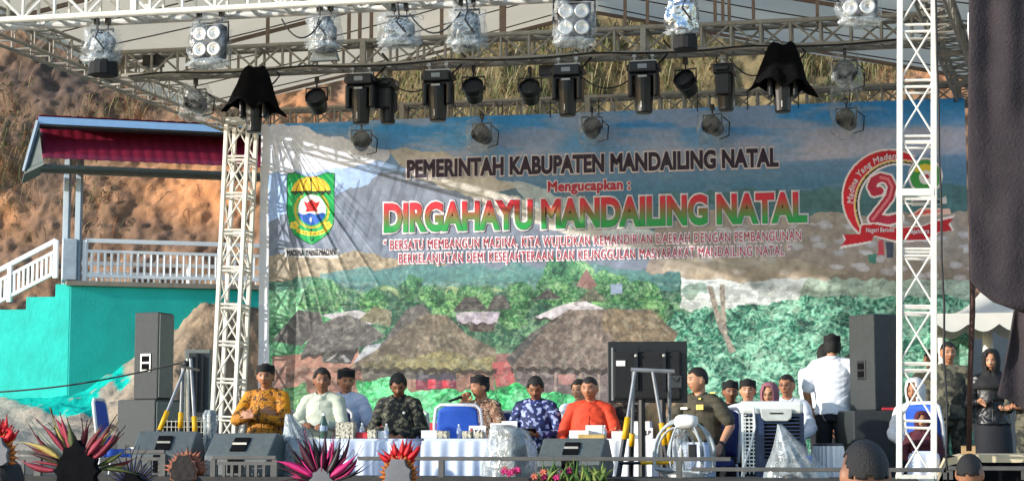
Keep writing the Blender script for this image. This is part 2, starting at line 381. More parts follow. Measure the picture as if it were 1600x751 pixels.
# ------------------------------------------------------------------ pavilion with painted base and stair
FN = Vector((.485, -.875, 0)).normalized(); FD = Vector((.875, .485, 0)).normalized(); BK = -FN
c0 = P(110, 446, 20.6)
def F2(px, py, back=0): return PL(px, py, c0+BK*back, FN)
pav = thing('pavilion', 'open pavilion with maroon roof and white railing on a turquoise base', 'pavilion', (c0.x, c0.y, 2.5))
m_turq = M('turquoise wall paint', '0cb0a4', .75, var=.16, scale=1.6, bump=.12, bscale=30)
m_turq2 = M('turquoise plaster', '14bcae', .8, var=.2, scale=2.2, bump=.35, bscale=14)
zt = c0.z; LD = (CM.to_3x3() @ Vector((-1, 0, -.16))); LD.z = 0; LD.normalize()
g = G(); A = c0; B = A+FD*5.2; D = Vector((0, 0, -2.6))
g.prism([A, B, B+BK*3.2, A+BK*3.2], D); g.build('base_wall', m_turq, pav, world=True, bevel=.012)
g = G(); prof = [(0, .02), (.19, .02), (.19, -.13), (.56, -.13), (.56, -.28), (.93, -.28), (.93, -.43), (1.3, -.43), (1.3, -.58), (1.67, -.58), (1.67, -.73), (2.04, -.73), (2.04, -2.6), (0, -2.6)]
bkl = Vector((-LD.y, LD.x, 0)); bkl = bkl if bkl.y > 0 else -bkl
g.prism([A+LD*(q+.003)+Vector((0, 0, h))+bkl*.003 for q, h in prof], bkl*1.2); g.build('stair', m_turq2, pav, world=True, bevel=.008)
g = G(); sl_ = A+FD*2.6+BK*1.6; g.box((sl_.x, sl_.y, zt+.03), (5.3, 3.3, .056), Matrix.Rotation(math.atan2(FD.y, FD.x), 3, 'Z')); g.build('floor_slab', M('cement screed', '8d8677', .9, var=.2), pav, world=True)
m_post = M('blue grey post paint', '8fa0ac', .55, var=.08)
for (q0, bk) in ((121, .06), (121, 2.9), (560, .06), (560, 2.9)):
    b0 = F2(q0, 446); b0 = Vector((b0.x, b0.y, zt+.058))+BK*bk; g = G(); g.bar(b0, b0+Vector((0, 0, 1.62 if bk < 1 else 1.7)), .07, .07); g.build('post', m_post, pav, world=True, bevel=.006)
b0 = Vector((A.x, A.y, zt+.06))+LD*.17+bkl*.25; g = G(); g.bar(b0, b0+Vector((0, 0, 1.68)), .07, .07); g.build('post', m_post, pav, world=True, bevel=.006)
b0 = Vector((A.x, A.y, zt+.058))+BK*.05+FD*-.0
g = G(); g.box(b0+FD*-.02+Vector((0, 0, .26)), (.17, .17, .5), Matrix.Rotation(math.atan2(FD.y, FD.x), 3, 'Z')); g.build('newel', M('pale newel paint', 'b9c4cc', .6), pav, world=True, bevel=.01)
m_rail = M('white railing paint', 'ebeeee', .5, var=.06)
def railing(p, q, top, n, name):
    p = Vector(p); q = Vector(q); U = Vector((0, 0, 1)); g = G()
    g.bar(p+U*top, q+U*top, .05, .05); g.bar(p+U*(top-.13), q+U*(top-.13), .035, .035); g.bar(p+U*.07, q+U*.07, .04, .04)
    for i in range(n+1):
        a_ = p.lerp(q, i/n); g.bar(a_+U*.09, a_+U*(top-.147), .026, .026)
    for i in range(4):
        a_ = p.lerp(q, i/3); g.bar(a_+U*0, a_+U*(top+.003), .05, .054)
    g.build(name, m_rail, pav, world=True)
p_ = Vector((A.x, A.y, zt+.06))+FD*.17+BK*.05; railing(p_, p_+FD*4.9, .5, 62, 'railing')
railing(p_+FD*4.9+BK*.1, p_+FD*4.9+BK*2.9, .5, 40, 'railing')
p_ = Vector((A.x, A.y, zt+.1))+LD*.22+bkl*.06; railing(p_, p_+LD*1.75+Vector((0, 0, -.85)), .46, 30, 'stair_railing')
p_ = Vector((A.x, A.y, zt+.06))+BK*3.0+FD*.2; railing(p_, p_+FD*4.7, .5, 60, 'railing')
# two tier roof; corrugated sheets
m_maroon = M('maroon roof sheet', '7c1c30', .4, var=.12, scale=3, spec=.6)
m_fascia = M('pale blue fascia', '9cc3e6', .5, var=.05)
m_under = M('roof underside zinc', '4b5552', .7, var=.2)
m_soffit = M('grey metal sheet', '6f7573', .7)
eL = F2(66, 247, -.45); eR = F2(372, 259, -.45); ev = (eR-eL); eD = FD
ln = 5.4
def corr(p, q, up, n, amp):                           # sheet from p to q, running up
    p = Vector(p); q = Vector(q); up = Vector(up); nn = (q-p).cross(up).normalized()
    g = G()
    def fn(u, v):
        return p.lerp(q, u)+up*v+nn*amp*abs(math.sin(u*n*math.pi))
    g.grid(fn, n*6, 8); return g
rise = Vector((0, 0, .60))+BK*1.0
rf = corr(eL, eL+FD*ln, rise, 40, .007).build('roof_sheet', m_maroon, pav, world=True, solid=.006, smooth=True)
g = G(); g.bar(eL+Vector((0, 0, -.035)), eL+FD*ln+Vector((0, 0, -.035)), .03, .03); g.build('eave_trim', m_rail, rf)
rf_eave = g
g = G(); q = eL+Vector((0, 0, -.06))+BK*.06; g.prism([q, q+FD*ln, q+FD*ln+BK*.3, q+BK*.3], (0, 0, -.03)); g.build('ceiling', m_under, pav, world=True)
g = G(); q = eL+BK*.36+Vector((0, 0, -.10)); g.bar(q, q+FD*ln, .05, .05); g.build('beam', m_soffit, pav, world=True)
uL = F2(60, 189, -.2); uR = F2(380, 198, -.2)
top = corr(uL+Vector((0, 0, .07)), uL+FD*(ln+.1)+Vector((0, 0, .07)), BK*2.2+Vector((0, 0, .2)), 40, .008).build('upper_roof_sheet', m_maroon, pav, world=True, solid=.006, smooth=True)
g = G(); g.bar(uL+Vector((0, 0, .01)), uL+FD*(ln+.1)+Vector((0, 0, .01)), .025, .085); g.build('fascia', m_fascia, pav, world=True)
g = G(); q = uL+Vector((0, 0, -.05))+BK*.04; g.prism([q, q+FD*ln, q+FD*ln+BK*.22, q+BK*.22], (0, 0, .02)); g.build('soffit', m_under, pav, world=True)
# left hip: sloping edge board and dark underside
hl = F2(38, 268, -.2); g = G(); g.bar(uL, hl, .03, .07); g.build('edge_board', m_post, pav, world=True)
g = G(); g.prism([uL+Vector((0, 0, -.03)), hl+Vector((0, 0, -.0)), eL+Vector((.02, 0, -.05)), eL+BK*.9+Vector((0, 0, .42))], BK*.05); g.build('hip_underside', m_under, pav, world=True)
g = G(); g.prism([hl, hl+BK*.9, eL+BK*.9+Vector((.02, 0, -.05)), eL+Vector((.02, 0, -.05))], (0, 0, -.03)); g.build('side_ceiling', m_under, pav, world=True)
# ------------------------------------------------------------------ stage deck
g = G(); g.box((-3.2, 16.6, FL-.08), (11.6, 6.4, .16)); tag(g.build('stage_deck', M('stage carpet', '3a3634', .95, var=.25, scale=6)), kind='structure')
g = G()
for x in np.linspace(-8.6, 2.2, 9):
    for y in (13.6, 16.5, 19.5): g.bar((x, y, -.05), (x, y, FL-.16), .08, .08)
tag(g.build('stage_legs', m_grey), kind='structure')
g = G(); g.box((-3.3, 13.38, .62), (11.5, .02, 1.2)); tag(g.build('stage_skirting', m_cloth), kind='structure')
riser = G(); riser.box((-3.7, 13.82, FL+.145), (7.4, .84, .286)); tag(riser.build('front_riser', M('dark riser boards', '34322f', .9, var=.3, scale=5, bump=.3), bevel=.01), 'long low black riser along the stage front edge', 'riser')
RT = FL+.288
# ------------------------------------------------------------------ printed banner
BY = 18.96
bl, br = P(407, 300, BY).x, P(1511, 300, BY).x; bt = P(430, 194, BY).z; bb = P(700, 712, BY).z
def wrinkle(x, z):                                     # metres towards the viewer
    x = np.asarray(x, float); z = np.asarray(z, float)
    ax = x-(bl+.05); az = bt+.25-z; ang = np.arctan2(ax, az+.001); rr = np.hypot(ax, az)
    k = sstep(.06, .2, ang)*sstep(.85, .55, ang)*sstep(.15, .6, rr)*sstep(2.9, 1.3, rr)
    rid = (1-np.abs(2*fbm(ang*17+.35*np.sin(rr*2.2), rr*.35, 2, 77)-1))
    c = np.clip((rid-.66)/.34, 0, 1)**1.3*.025*k
    c = c+(fbm(x*1.1, z*.8, 3, 78)-.5)*.05+(fbm(ang*30, rr*.8, 2, 79)-.5)*.016*k
    s = .006*np.exp(-((z-(bb+1.62))/.008)**2)+.006*np.exp(-((z-(bt-1.0))/.008)**2)
    return c+s
def paint(px, py):
    S = px.shape; n4 = fbm(px/60, py/60, 4, 1)[..., None]; n2 = fbm(px/14, py/14, 4, 2)[..., None]; n1 = fbm(px/5, py/5, 3, 3)[..., None]
    wx = px+(fbm(px/30, py/30, 3, 4)-.5)*26; wy = py+(fbm(px/30, py/30, 3, 5)-.5)*22
    def C(*a): return np.array(a, float)/255
    def ramp(t, pts):
        o = np.zeros(S+(3,)); xs_ = [q[0] for q in pts]
        for i in range(3): o[..., i] = np.interp(t, xs_, [q[1][i]/255 for q in pts])
        return o
    base = py+.039*(px-960)
    c = ramp(base, [(150, (14, 108, 190)), (185, (30, 128, 204)), (215, (66, 142, 202)), (250, (104, 138, 176)), (272, (72, 112, 150)), (300, (48, 94, 126)), (330, (52, 86, 98)), (420, (60, 96, 96)), (520, (80, 130, 90)), (720, (80, 140, 80))])
    def mixm(m, col):
        nonlocal c
        m = np.asarray(m, float)
        if m.ndim == 2: m = m[..., None]
        c = c*(1-m)+col*m
    cl = fbm(px/130, py/26, 4, 6)
    mixm(sstep(.5, .68, cl)*((base < 262) & (base > 160))*.65, C(178, 170, 182))
    mixm(sstep(1000, 1300, px)*sstep(195, 225, base)*sstep(268, 250, base)*.75*sstep(.35, .55, cl), C(188, 176, 186))
    mixm(sstep(640, 520, px)*sstep(180, 200, base)*.7, C(150, 148, 168))
    mixm(sstep(.56, .62, fbm(px/40, py/9, 3, 16))*(base > 275)*(base < 335)*.35, C(90, 122, 140))
    def poly(pl, col, wob=1, k=1.0):
        m = inpoly(wx if wob else px, wy if wob else py, pl); mixm(m*k, col); return m
    # mountain, left
    poly([(395, 190), (440, 190), (560, 222), (608, 240), (590, 268), (520, 282), (395, 300)], C(236, 236, 240), 1)  # white corner of the print, with the sunlit triangle painted in
    poly([(395, 278), (480, 268), (598, 252), (600, 285), (520, 320), (395, 352)], C(150, 182, 232)*(.9+.2*n2))
    poly([(395, 350), (500, 322), (600, 268), (680, 262), (830, 330), (1010, 372), (1120, 400), (860, 440), (395, 430)], (C(96, 104, 118)*(.78+.5*n2)))
    poly([(600, 236), (700, 236), (760, 272), (900, 330), (1080, 372), (1140, 396), (980, 392), (800, 345), (700, 290), (640, 268)], C(196, 184, 162)*(.8+.4*n2))
    poly([(770, 300), (900, 300), (1010, 350), (900, 352)], C(66, 96, 112))
    poly([(790, 285), (850, 292), (1000, 352), (1090, 370), (960, 372), (820, 320)], C(190, 198, 190)*(.85+.3*n2), k=.8)
    mixm(sstep(.55, .7, fbm(px/7+py/24, py/50, 3, 8))*inpoly(wx, wy, [(400, 330), (640, 250), (760, 400), (620, 450), (400, 420)])*.5, C(58, 66, 80))
    poly([(395, 396), (560, 396), (700, 412), (640, 446), (500, 462), (395, 480)], C(136, 116, 88)*(.6+.8*n1))
    # river bed, right
    poly([(1030, 352), (1160, 322), (1330, 312), (1530, 318), (1530, 446), (1000, 446)], C(140, 122, 106)*(.75+.5*n2))
    poly([(1020, 300), (1180, 296), (1530, 290), (1530, 330), (1180, 336)], C(44, 82, 84)*(.7+.6*n2))
    d_, v_ = cell(px/26+n2[..., 0]*.5, py/13+n2[..., 0]*.5, 3); rock = (v_ > .52)*sstep(.48, .36, d_)*inpoly(wx, wy, [(1080, 350), (1530, 345), (1530, 446), (980, 446), (1100, 390)])
    mixm(rock*.85, (C(168, 160, 160)*(.7+.5*v_[..., None])*(1.15-.5*d_[..., None])))
    poly([(1040, 405), (1180, 392), (1330, 430), (1250, 446), (1030, 446)], C(178, 158, 128)*(.8+.4*n2), k=.6)
    mixm(inpoly(px, py, [(1372, 376), (1380, 374), (1382, 398), (1372, 398)]), C(196, 40, 52)); mixm(inpoly(px, py, [(1384, 378), (1396, 378), (1396, 402), (1386, 402)]), C(40, 44, 60)); mixm(inpoly(px, py, [(1356, 398), (1370, 396), (1368, 412), (1358, 410)]), C(46, 110, 86))
    poly([(1024, 440), (1262, 438), (1262, 462), (1200, 484), (1030, 480)], C(216, 222, 222)*(.86+.2*n2))
    poly([(1262, 438), (1530, 440), (1530, 474), (1250, 474)], C(176, 196, 178)*(.6+.7*n2))
    # leaves
    def leaves(m, dark, mid, light, sc_=11, s=0, hi=.66):
        w1 = (fbm(px/24, py/24, 3, 24+s)-.5)*46; w2 = (fbm(px/24, py/24, 3, 27+s)-.5)*46; k_ = sc_/12
        r1 = 1-np.abs(2*vn((px+w1)/(11*k_), (py+w2)/(5*k_), 20+s)-1); r2 = 1-np.abs(2*vn((px-w2)/(6*k_), (py+w1)/(7*k_), 21+s)-1); r3 = vn(px/2.6, py/2.2, 22+s)
        q = (.42*r1+.28*r2+.16*r3+.62*fbm(px/46, py/32, 3, 25+s)-.42)[..., None]
        col = dark+(mid-dark)*np.clip(q*3.2, 0, 1); col = col+(light-col)*np.clip((q-hi+.30)*3.6, 0, 1)
        mixm(m, col*(.86+.28*n1))
    dk, md, lt = C(12, 46, 44), C(42, 112, 88), C(150, 210, 180)
    leaves(inpoly(wx, wy, [(395, 440), (560, 430), (700, 418), (860, 420), (1060, 428), (1075, 560), (395, 640)])*1., C(14, 42, 42), C(40, 86, 66), C(110, 152, 112), 12, 1, .72)
    leaves(inpoly(wx, wy, [(500, 424), (700, 416), (900, 412), (1060, 424), (1060, 452), (500, 452)])*.9, C(40, 82, 90), C(66, 112, 108), C(110, 150, 130), 12, 2, .8)
    mixm(inpoly(wx, wy, [(560, 456), (720, 450), (800, 458), (690, 466)])*.7, C(168, 182, 120))
    leaves(inpoly(wx, wy, [(1000, 478), (1060, 486), (1180, 474), (1300, 462), (1530, 466), (1530, 740), (1000, 740)])*1., dk, md, lt, 12, 3, .58)
    leaves(inpoly(wx, wy, [(395, 455), (480, 452), (548, 500), (520, 560), (395, 610)])*1., C(28, 84, 60), C(70, 150, 96), C(150, 214, 160), 12, 4, .62)
    for (x0, y0, r) in ((505, 463, 34), (745, 470, 30), (800, 490, 26), (700, 478, 26), (885, 440, 44), (950, 455, 36), (880, 500, 26), (640, 452, 22), (580, 470, 24), (675, 462, 20), (820, 460, 24), (1000, 460, 30), (1030, 490, 26)):
        leaves((np.hypot(wx-x0, (wy-y0)*1.15) < r)*1., C(14, 46, 36), C(42, 98, 60), C(122, 172, 108), 8, int(x0), .66)
    trunk = C(150, 138, 128)*(.8+.4*n1)
    for pl in ([(1105, 446), (1113, 446), (1128, 500), (1146, 545), (1140, 548), (1120, 505)], [(1124, 444), (1132, 444), (1136, 520), (1150, 548), (1140, 552), (1128, 520)]): poly(pl, trunk, 0)
    mixm(inpoly(wx, wy, [(1060, 452), (1100, 446), (1105, 462), (1075, 466)])*.6, C(90, 130, 110))
    # huts
    fan = (px-np.where(px > 785, 940, 672)); str1 = fbm(fan/np.maximum(.35, (py-440)/90)/4.5, py/16+fan/60, 4, 33)[..., None]; thatch = .55+.55*str1+.4*n1
    gry, brn, mos = C(94, 90, 90), C(112, 98, 92), C(112, 108, 76)
    poly([(900, 446), (916, 420), (934, 446), (920, 452)], C(120, 82, 78), 0); poly([(954, 444), (972, 442), (973, 458), (955, 460)], C(132, 150, 176), 0)
    poly([(712, 488), (782, 486), (776, 506), (716, 506)], C(176, 166, 182)*(.9+.2*n1), 0); poly([(730, 506), (774, 506), (772, 518), (734, 518)], C(60, 50, 50), 0)
    poly([(708, 486), (726, 464), (744, 463), (765, 486)], gry*thatch*.75, 0); poly([(760, 486), (772, 462), (788, 460), (800, 482)], gry*thatch*.8, 0)
    poly([(832, 496), (872, 478), (910, 468), (944, 482), (880, 500)], C(196, 190, 198)*(.9+.2*n1), 0); poly([(834, 468), (856, 450), (878, 466)], gry*.7*thatch, 0)
    poly([(905, 470), (925, 448), (950, 470)], C(90, 92, 76)*thatch, 0)
    poly([(500, 492), (560, 484), (600, 500), (560, 512)], C(190, 186, 192), 0)
    poly([(425, 532), (466, 484), (500, 488), (508, 510), (470, 540)], gry*thatch*.75, 0)
    poly([(560, 500), (585, 478), (612, 486), (610, 510)], C(110, 106, 86)*thatch, 0)
    # walls first, roofs over
    poly([(425, 556), (560, 545), (575, 640), (425, 650)], C(166, 120, 104)*(.75+.5*n2), 0)
    d2, v2 = cell(px/24, py/15, 8); mixm(inpoly(px, py, [(430, 575), (572, 572), (572, 640), (430, 645)])*sstep(.30, .5, d2)*.7, C(96, 66, 58))
    poly([(500, 546), (560, 543), (548, 568), (506, 566)], C(58, 58, 62), 0)
    for q in ([(508, 564), (514, 564), (532, 550), (526, 550)], [(528, 552), (534, 550), (548, 564), (542, 566)]): poly(q, C(150, 146, 146), 0)
    poly([(470, 556), (490, 512), (528, 494), (545, 491), (575, 505), (602, 524), (572, 541), (545, 546), (505, 550), (480, 558)], gry*thatch, 0)
    poly([(552, 566), (572, 540), (598, 535), (600, 542), (575, 560)], C(178, 180, 190), 0)
    poly([(566, 578), (772, 578), (772, 622), (566, 618)], C(150, 112, 98)*(.8+.4*n1), 0)
    poly([(566, 578), (650, 578), (650, 592), (566, 596)], C(96, 90, 84), 0); poly([(650, 580), (714, 580), (714, 608), (650, 608)], C(72, 66, 78), 0)
    poly([(650, 594), (714, 594), (714, 607), (650, 607)], C(126, 52, 70), 0); poly([(669, 592), (681, 592), (681, 606), (669, 606)], C(214, 62, 80), 0); poly([(692, 593), (703, 593), (703, 607), (692, 607)], C(214, 62, 80), 0)
    poly([(590, 545), (618, 506), (636, 482), (660, 474), (674, 490), (700, 500), (640, 560)], gry*thatch*.92, 0)
    poly([(546, 572), (590, 545), (640, 506), (664, 490), (698, 492), (730, 522), (775, 545), (776, 578), (700, 580), (620, 579)], (mos*.3+brn*.7)*thatch, 0)
    mixm(inpoly(wx, wy, [(560, 572), (610, 548), (640, 560), (690, 545), (740, 560), (776, 552), (776, 578), (600, 580)])*.45, C(150, 146, 84)*thatch)
    poly([(768, 566), (800, 562), (806, 600), (776, 604)], C(176, 92, 92), 0); poly([(776, 552), (798, 552), (800, 562), (772, 566)], C(140, 100, 96), 0)
    poly([(806, 574), (1052, 574), (1052, 640), (806, 630)], C(112, 98, 98)*(.7+.6*fbm(px/40, py/4, 2, 60)[..., None]), 0)
    for x0 in (832, 866, 905, 934): poly([(x0, 578), (x0+4, 578), (x0+4, 632), (x0, 632)], C(160, 140, 130), 0)
    poly([(872, 584), (900, 584), (900, 600), (872, 600)], C(170, 120, 116), 0)
    poly([(790, 560), (830, 520), (860, 500), (862, 520), (800, 574)], gry*thatch*.9, 0)
    poly([(796, 577), (830, 538), (862, 500), (890, 483), (1018, 483), (1034, 500), (1060, 520), (1050, 540), (950, 540), (950, 578)], brn*thatch*1.02, 0)
    mixm(inpoly(wx, wy, [(938, 490), (1020, 486), (1058, 520), (1046, 540), (960, 540)])*.4, C(122, 104, 66)*thatch)
    poly([(950, 540), (1046, 538), (1040, 580), (950, 580)], brn*thatch*.7, 0)
    leaves(inpoly(wx, wy, [(560, 596), (620, 590), (640, 612), (700, 606), (770, 614), (800, 596), (900, 620), (960, 640), (960, 668), (560, 668)])*1., C(14, 104, 58), C(42, 176, 88), C(120, 232, 160), 12, 6, .55)
    leaves(inpoly(wx, wy, [(440, 604), (480, 596), (500, 640), (440, 668)])*1., C(34, 84, 56), C(64, 120, 74), C(120, 170, 110), 10, 7, .65)
    mixm(((py > 660) & (px < 860))*1., C(206, 52, 66)*(.75+.5*n2)); mixm(((py > 690) & (px < 860))*1., C(70, 130, 80)*(.8+.4*n2))
    for (xa, ya, xb, yb, wd_) in ((548, 577, 776, 581, 4), (798, 577, 950, 580, 4), (470, 557, 560, 549, 3), (716, 505, 776, 507, 2), (834, 497, 880, 501, 2)):
        yy = ya+(yb-ya)*(px-xa)/(xb-xa)+2*np.sin(px/3.1); mixm(((px > xa) & (px < xb) & (np.abs(py-yy) < wd_))*.75, C(40, 34, 32))
    mixm(inpoly(wx, wy, [(640, 506), (664, 488), (676, 492), (650, 560), (600, 576), (560, 574)])*.35, C(60, 54, 50)); mixm(inpoly(wx, wy, [(862, 500), (890, 484), (900, 492), (866, 560), (820, 574), (800, 576)])*.3, C(64, 56, 52))
    mixm((fbm(px/9, py/6, 3, 91)[..., None] > .56)*((py > 440) & (py < 660))[..., None]*.22, C(30, 36, 34)); mixm((fbm(px/7, py/6, 3, 92)[..., None] > .60)*((py > 440) & (py < 660))[..., None]*.22, C(206, 206, 186))
    up_ = sstep(470, 400, base)[..., None]; c = c*(1-up_)+np.clip(c, 0, 1)**.72*np.array([.97, 1.0, 1.06])*up_  # upper print brightened and cooled in colour to offset the roof shade
    c = c*(.9+.2*n1); c = c*.93+.035
    # crest
    def E(x0, y0, a, b): return ((px-x0)/a)**2+((py-y0)/b)**2
    sh = [(449, 271), (463, 269), (476, 275), (487, 277), (498, 275), (511, 269), (524, 271), (524, 330), (522, 350), (514, 366), (500, 376), (488, 383), (476, 378), (460, 367), (452, 352), (449, 330)]
    sh2 = [(487+(x-487)*.965, 326+(y-326)*.97) for x, y in sh]
    mixm(inpoly(px, py, sh), C(16, 70, 40)); mixm(inpoly(px, py, sh2), C(28, 172, 92))
    um = (E(487, 301, 31, 25) < 1) & (py < 300+1.6*np.sin(px/1.9)); mixm(um, C(244, 208, 70))
    for a in (-.75, -.4, 0, .4, .75): mixm(um & (np.abs(px-487-a*31*np.sqrt(np.clip(1-((301-py)/25)**2, 0, 1))) < .9), C(150, 112, 30))
    mixm((E(487, 301, 32, 26) < 1) & (py >= 298.5) & (py < 303.5+1.8*np.sin(px/1.7)), C(30, 60, 36)); mixm((np.abs(px-487) < 1) & (py > 278) & (py < 366), C(40, 70, 40))
    mixm((E(488, 328, 28, 29) < 1) & (E(488, 328, 24, 26) > 1) & (py > 306), C(196, 176, 60)); ring = E(488, 328, 22, 23.5) < 1; mixm(ring, C(238, 240, 240))
    mixm(ring & (py > 334+1.5*np.sin(px/3)), C(40, 96, 190)); mixm(inpoly(px, py, [(475, 314), (482, 317), (488, 311), (494, 317), (501, 314), (496, 326), (498, 331), (478, 331), (480, 326)]), C(204, 30, 40))
    mixm((E(486, 343, 1.6, 4) < 1), C(220, 230, 240))
    for x0 in (461, 512):
        for k in range(5):
            a = k*1.2566; mixm(E(x0+4*math.cos(a), 352+4*math.sin(a), 2.8, 2.8) < 1, C(246, 214, 80))
    y0 = 355+.010*(px-488)**2*-1+10; mixm((np.abs(py-y0-0) < 3.2) & (np.abs(px-488) < 24), C(236, 200, 66)); mixm((np.abs(py-y0) < .8) & (np.abs(px-488) < 20) & (vn(px/2, py/9, 4) > .5), C(60, 90, 40))
    mixm((E(488, 373, 3.4, 4) < 1) & (E(488, 371.5, 2, 3) > 1), C(16, 60, 36))
    mixm(inpoly(px, py, [(445, 387), (530, 390), (530, 403), (445, 401)]), C(236, 236, 238))
    # anniversary emblem at right
    def arc(x0, y0, r0, r1, a0, a1):
        a = np.degrees(np.arctan2(-(py-y0), px-x0)) % 360; r = np.hypot(px-x0, (py-y0)*1.0); t = np.clip((a-a0)/(a1-a0), 0, 1)
        return (a >= a0) & (a <= a1), r, t
    W_, RD = C(236, 226, 228), C(206, 32, 48)
    ins, r, t = arc(1395, 311, 0, 0, 62, 228); wdt = 20*np.sin(np.pi*np.clip(t*.93+.06, 0, 1))**.7
    ro = 74+4*np.sin(t*3.14); mixm(ins & (r < ro+3) & (r > ro-wdt-9), W_)
    mixm(ins & (r < ro) & (r > ro-wdt), RD*(.85+.3*n4)); mixm(ins & (r < ro-wdt-1) & (r > ro-wdt-3), C(232, 190, 60)); mixm(ins & (r < ro-wdt-3.4) & (r > ro-wdt-6), C(24, 24, 28))
    def stroke(pts, wd):
        m = np.full(S, 1e9)
        for (xa, ya), (xb, yb) in zip(pts[:-1], pts[1:]):
            dx, dy = xb-xa, yb-ya; t_ = np.clip(((px-xa)*dx+(py-ya)*dy)/(dx*dx+dy*dy+1e-6), 0, 1); m = np.minimum(m, np.hypot(px-xa-t_*dx, py-ya-t_*dy))
        return m < wd
    two = [(1374, 298), (1366, 300), (1362, 292), (1366, 282), (1376, 277), (1388, 280), (1394, 292), (1390, 308), (1378, 324), (1364, 342), (1372, 341), (1388, 344), (1404, 340)]
    mixm(stroke(two, 9.5), W_); mixm(stroke(two, 6.5), C(176, 40, 66)*(.9+.3*n2)); mixm(stroke(two[4:10], 2.2), C(226, 120, 130))
    mixm((E(1446, 275, 27, 29) < 1), W_); mixm((E(1446, 275, 24, 26) < 1), C(64, 150, 72)); mixm((E(1446, 268, 17, 12) < 1) & (py < 268), C(222, 196, 60)); mixm(E(1447, 277, 11, 11) < 1, C(230, 228, 228)); mixm(E(1447, 276, 5, 4) < 1, C(180, 34, 50))
    mixm(inpoly(px, py, [(1424, 312), (1470, 310), (1478, 306), (1480, 318), (1424, 322)]), C(210, 204, 206)); mixm(inpoly(px, py, [(1426, 314), (1468, 312), (1470, 318), (1426, 319)]), C(50, 56, 66))
    mixm(inpoly(px, py, [(1418, 338), (1440, 324), (1484, 326), (1486, 334), (1440, 338)]), C(228, 190, 180)); mixm(inpoly(px, py, [(1424, 337), (1440, 327), (1478, 329), (1440, 335)]), C(216, 84, 74))
    rib = [(1346, 352), (1366, 350), (1400, 356), (1440, 354), (1462, 346), (1490, 340), (1482, 350), (1488, 360), (1468, 362), (1446, 374), (1400, 376), (1366, 368), (1362, 376), (1340, 380), (1314, 384), (1322, 374), (1318, 366), (1344, 366)]
    m = inpoly(px, py, [(1402+(x-1402)*1.03, 362+(y-362)*1.22) for x, y in rib]); mixm(m, W_); mixm(inpoly(px, py, rib), C(190, 26, 42)*(.85+.35*n4))
    mixm((px < 420+0*py)*1., C(226, 228, 236))
    return np.clip(c, 0, 1)
nx, ny = 1180, 500
gx = np.linspace(bl, br, nx); gz = np.linspace(bb, bt, ny); X, Zb = np.meshgrid(gx, gz, indexing='ij')
# top edge sags a little between its ties
Yb = BY-wrinkle(X, Zb)
px, py = proj(X, np.full_like(X, BY), Zb)
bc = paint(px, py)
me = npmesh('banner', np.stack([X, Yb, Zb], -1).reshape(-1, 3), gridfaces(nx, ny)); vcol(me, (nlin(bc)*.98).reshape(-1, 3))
m_print = M('printed vinyl', 'ffffff', .5, attr='Col', var=.03, scale=40, spec=.35)
ban = thing('banner', 'huge printed backdrop banner with mountain, village huts, crest and greeting lettering', 'banner', (0, BY, FL))
link('printed_sheet', me, m_print, ban, smooth=True).matrix_basis = Matrix.Translation((0, -BY, -FL))
m_ol = M('white print', 'dcd6e0', .55, var=.03); m_dark = M('dark purple print', '241232', .5, var=.05); m_crim = M('crimson print', 'b01c3c', .5, var=.05)
m_grad = M('red to green print', 'ffffff', .5); t = m_grad.node_tree; tc = t.nodes.new('ShaderNodeTexCoord'); sp = t.nodes.new('ShaderNodeSeparateXYZ'); rp = t.nodes.new('ShaderNodeValToRGB')
mr = t.nodes.new('ShaderNodeMapRange'); mr.inputs[1].default_value = P(600, 361, BY).z-FL; mr.inputs[2].default_value = P(600, 321, BY).z-FL; t.links.new(tc.outputs['Object'], sp.inputs[0]); t.links.new(sp.outputs['Z'], mr.inputs[0]); t.links.new(mr.outputs[0], rp.inputs[0]); t.links.new(rp.outputs[0], t.nodes['Principled BSDF'].inputs['Base Color'])
el = rp.color_ramp.elements; el[0].position = .12; el[0].color = lin('17984a')+(1,); el[1].position = .85; el[1].color = lin('c81e36')+(1,); e = el.new(.5); e.color = lin('7a6a3a')+(1,)
def lettering(name, body, x0, x1, ycap, ybase, mat, bold, outline, olmat, space=1.0, shear=0, dy=.0, rot=None, parent=None):
    """x0..x1 and cap..base heights are picture pixels of the letters at the left end"""
    parent = parent or ban
    a = P(x0, ybase, BY); b_ = P(x0, ycap, BY); e_ = P(x1, ybase, BY); H = b_.z-a.z; W = e_.x-a.x
    ref = textmesh('H', 0); hcap = max(v.co.y for v in ref.vertices); bpy.data.meshes.remove(ref)
    first = None
    for nm, bev, mt, off in ((name, bold, mat, .010), (name+'_outline', outline, olmat, .005)):
        if bev is None: continue
        m_ = textmesh(body, bev*hcap, shear, space); n_ = len(m_.vertices); co = np.empty(n_*3); m_.vertices.foreach_get('co', co); co = co.reshape(-1, 3)
        if first is None: first = (co[:, 0].min()+bev*hcap*0, co[:, 0].max())
        X_ = (co[:, 0]-first[0])/(first[1]-first[0])*W; Z_ = co[:, 1]/hcap*H
        if rot: X_, Z_ = rot(X_, Z_)
        X_ = a.x+X_; Z_ = a.z+Z_
        Y_ = BY-wrinkle(X_, Z_)-off-dy-co[:, 2]*.004
        m_.vertices.foreach_set('co', np.stack([X_, Y_-BY, Z_-FL], -1).ravel()); m_.update()
        m_.materials.clear(); link(nm, m_, mt, parent)
lettering('title_lettering', 'PEMERINTAH KABUPATEN MANDAILING NATAL', 636, 1217, 252, 277, m_dark, .07, .17, m_ol, 1.03)
lettering('subtitle_lettering', 'Mengucapkan :', 856, 985, 284, 299, m_crim, .05, .17, m_ol, 1.05)
lettering('headline_lettering', 'DIRGAHAYU MANDAILING NATAL', 600, 1262, 321, 361, m_grad, .075, .15, m_ol, 1.0)
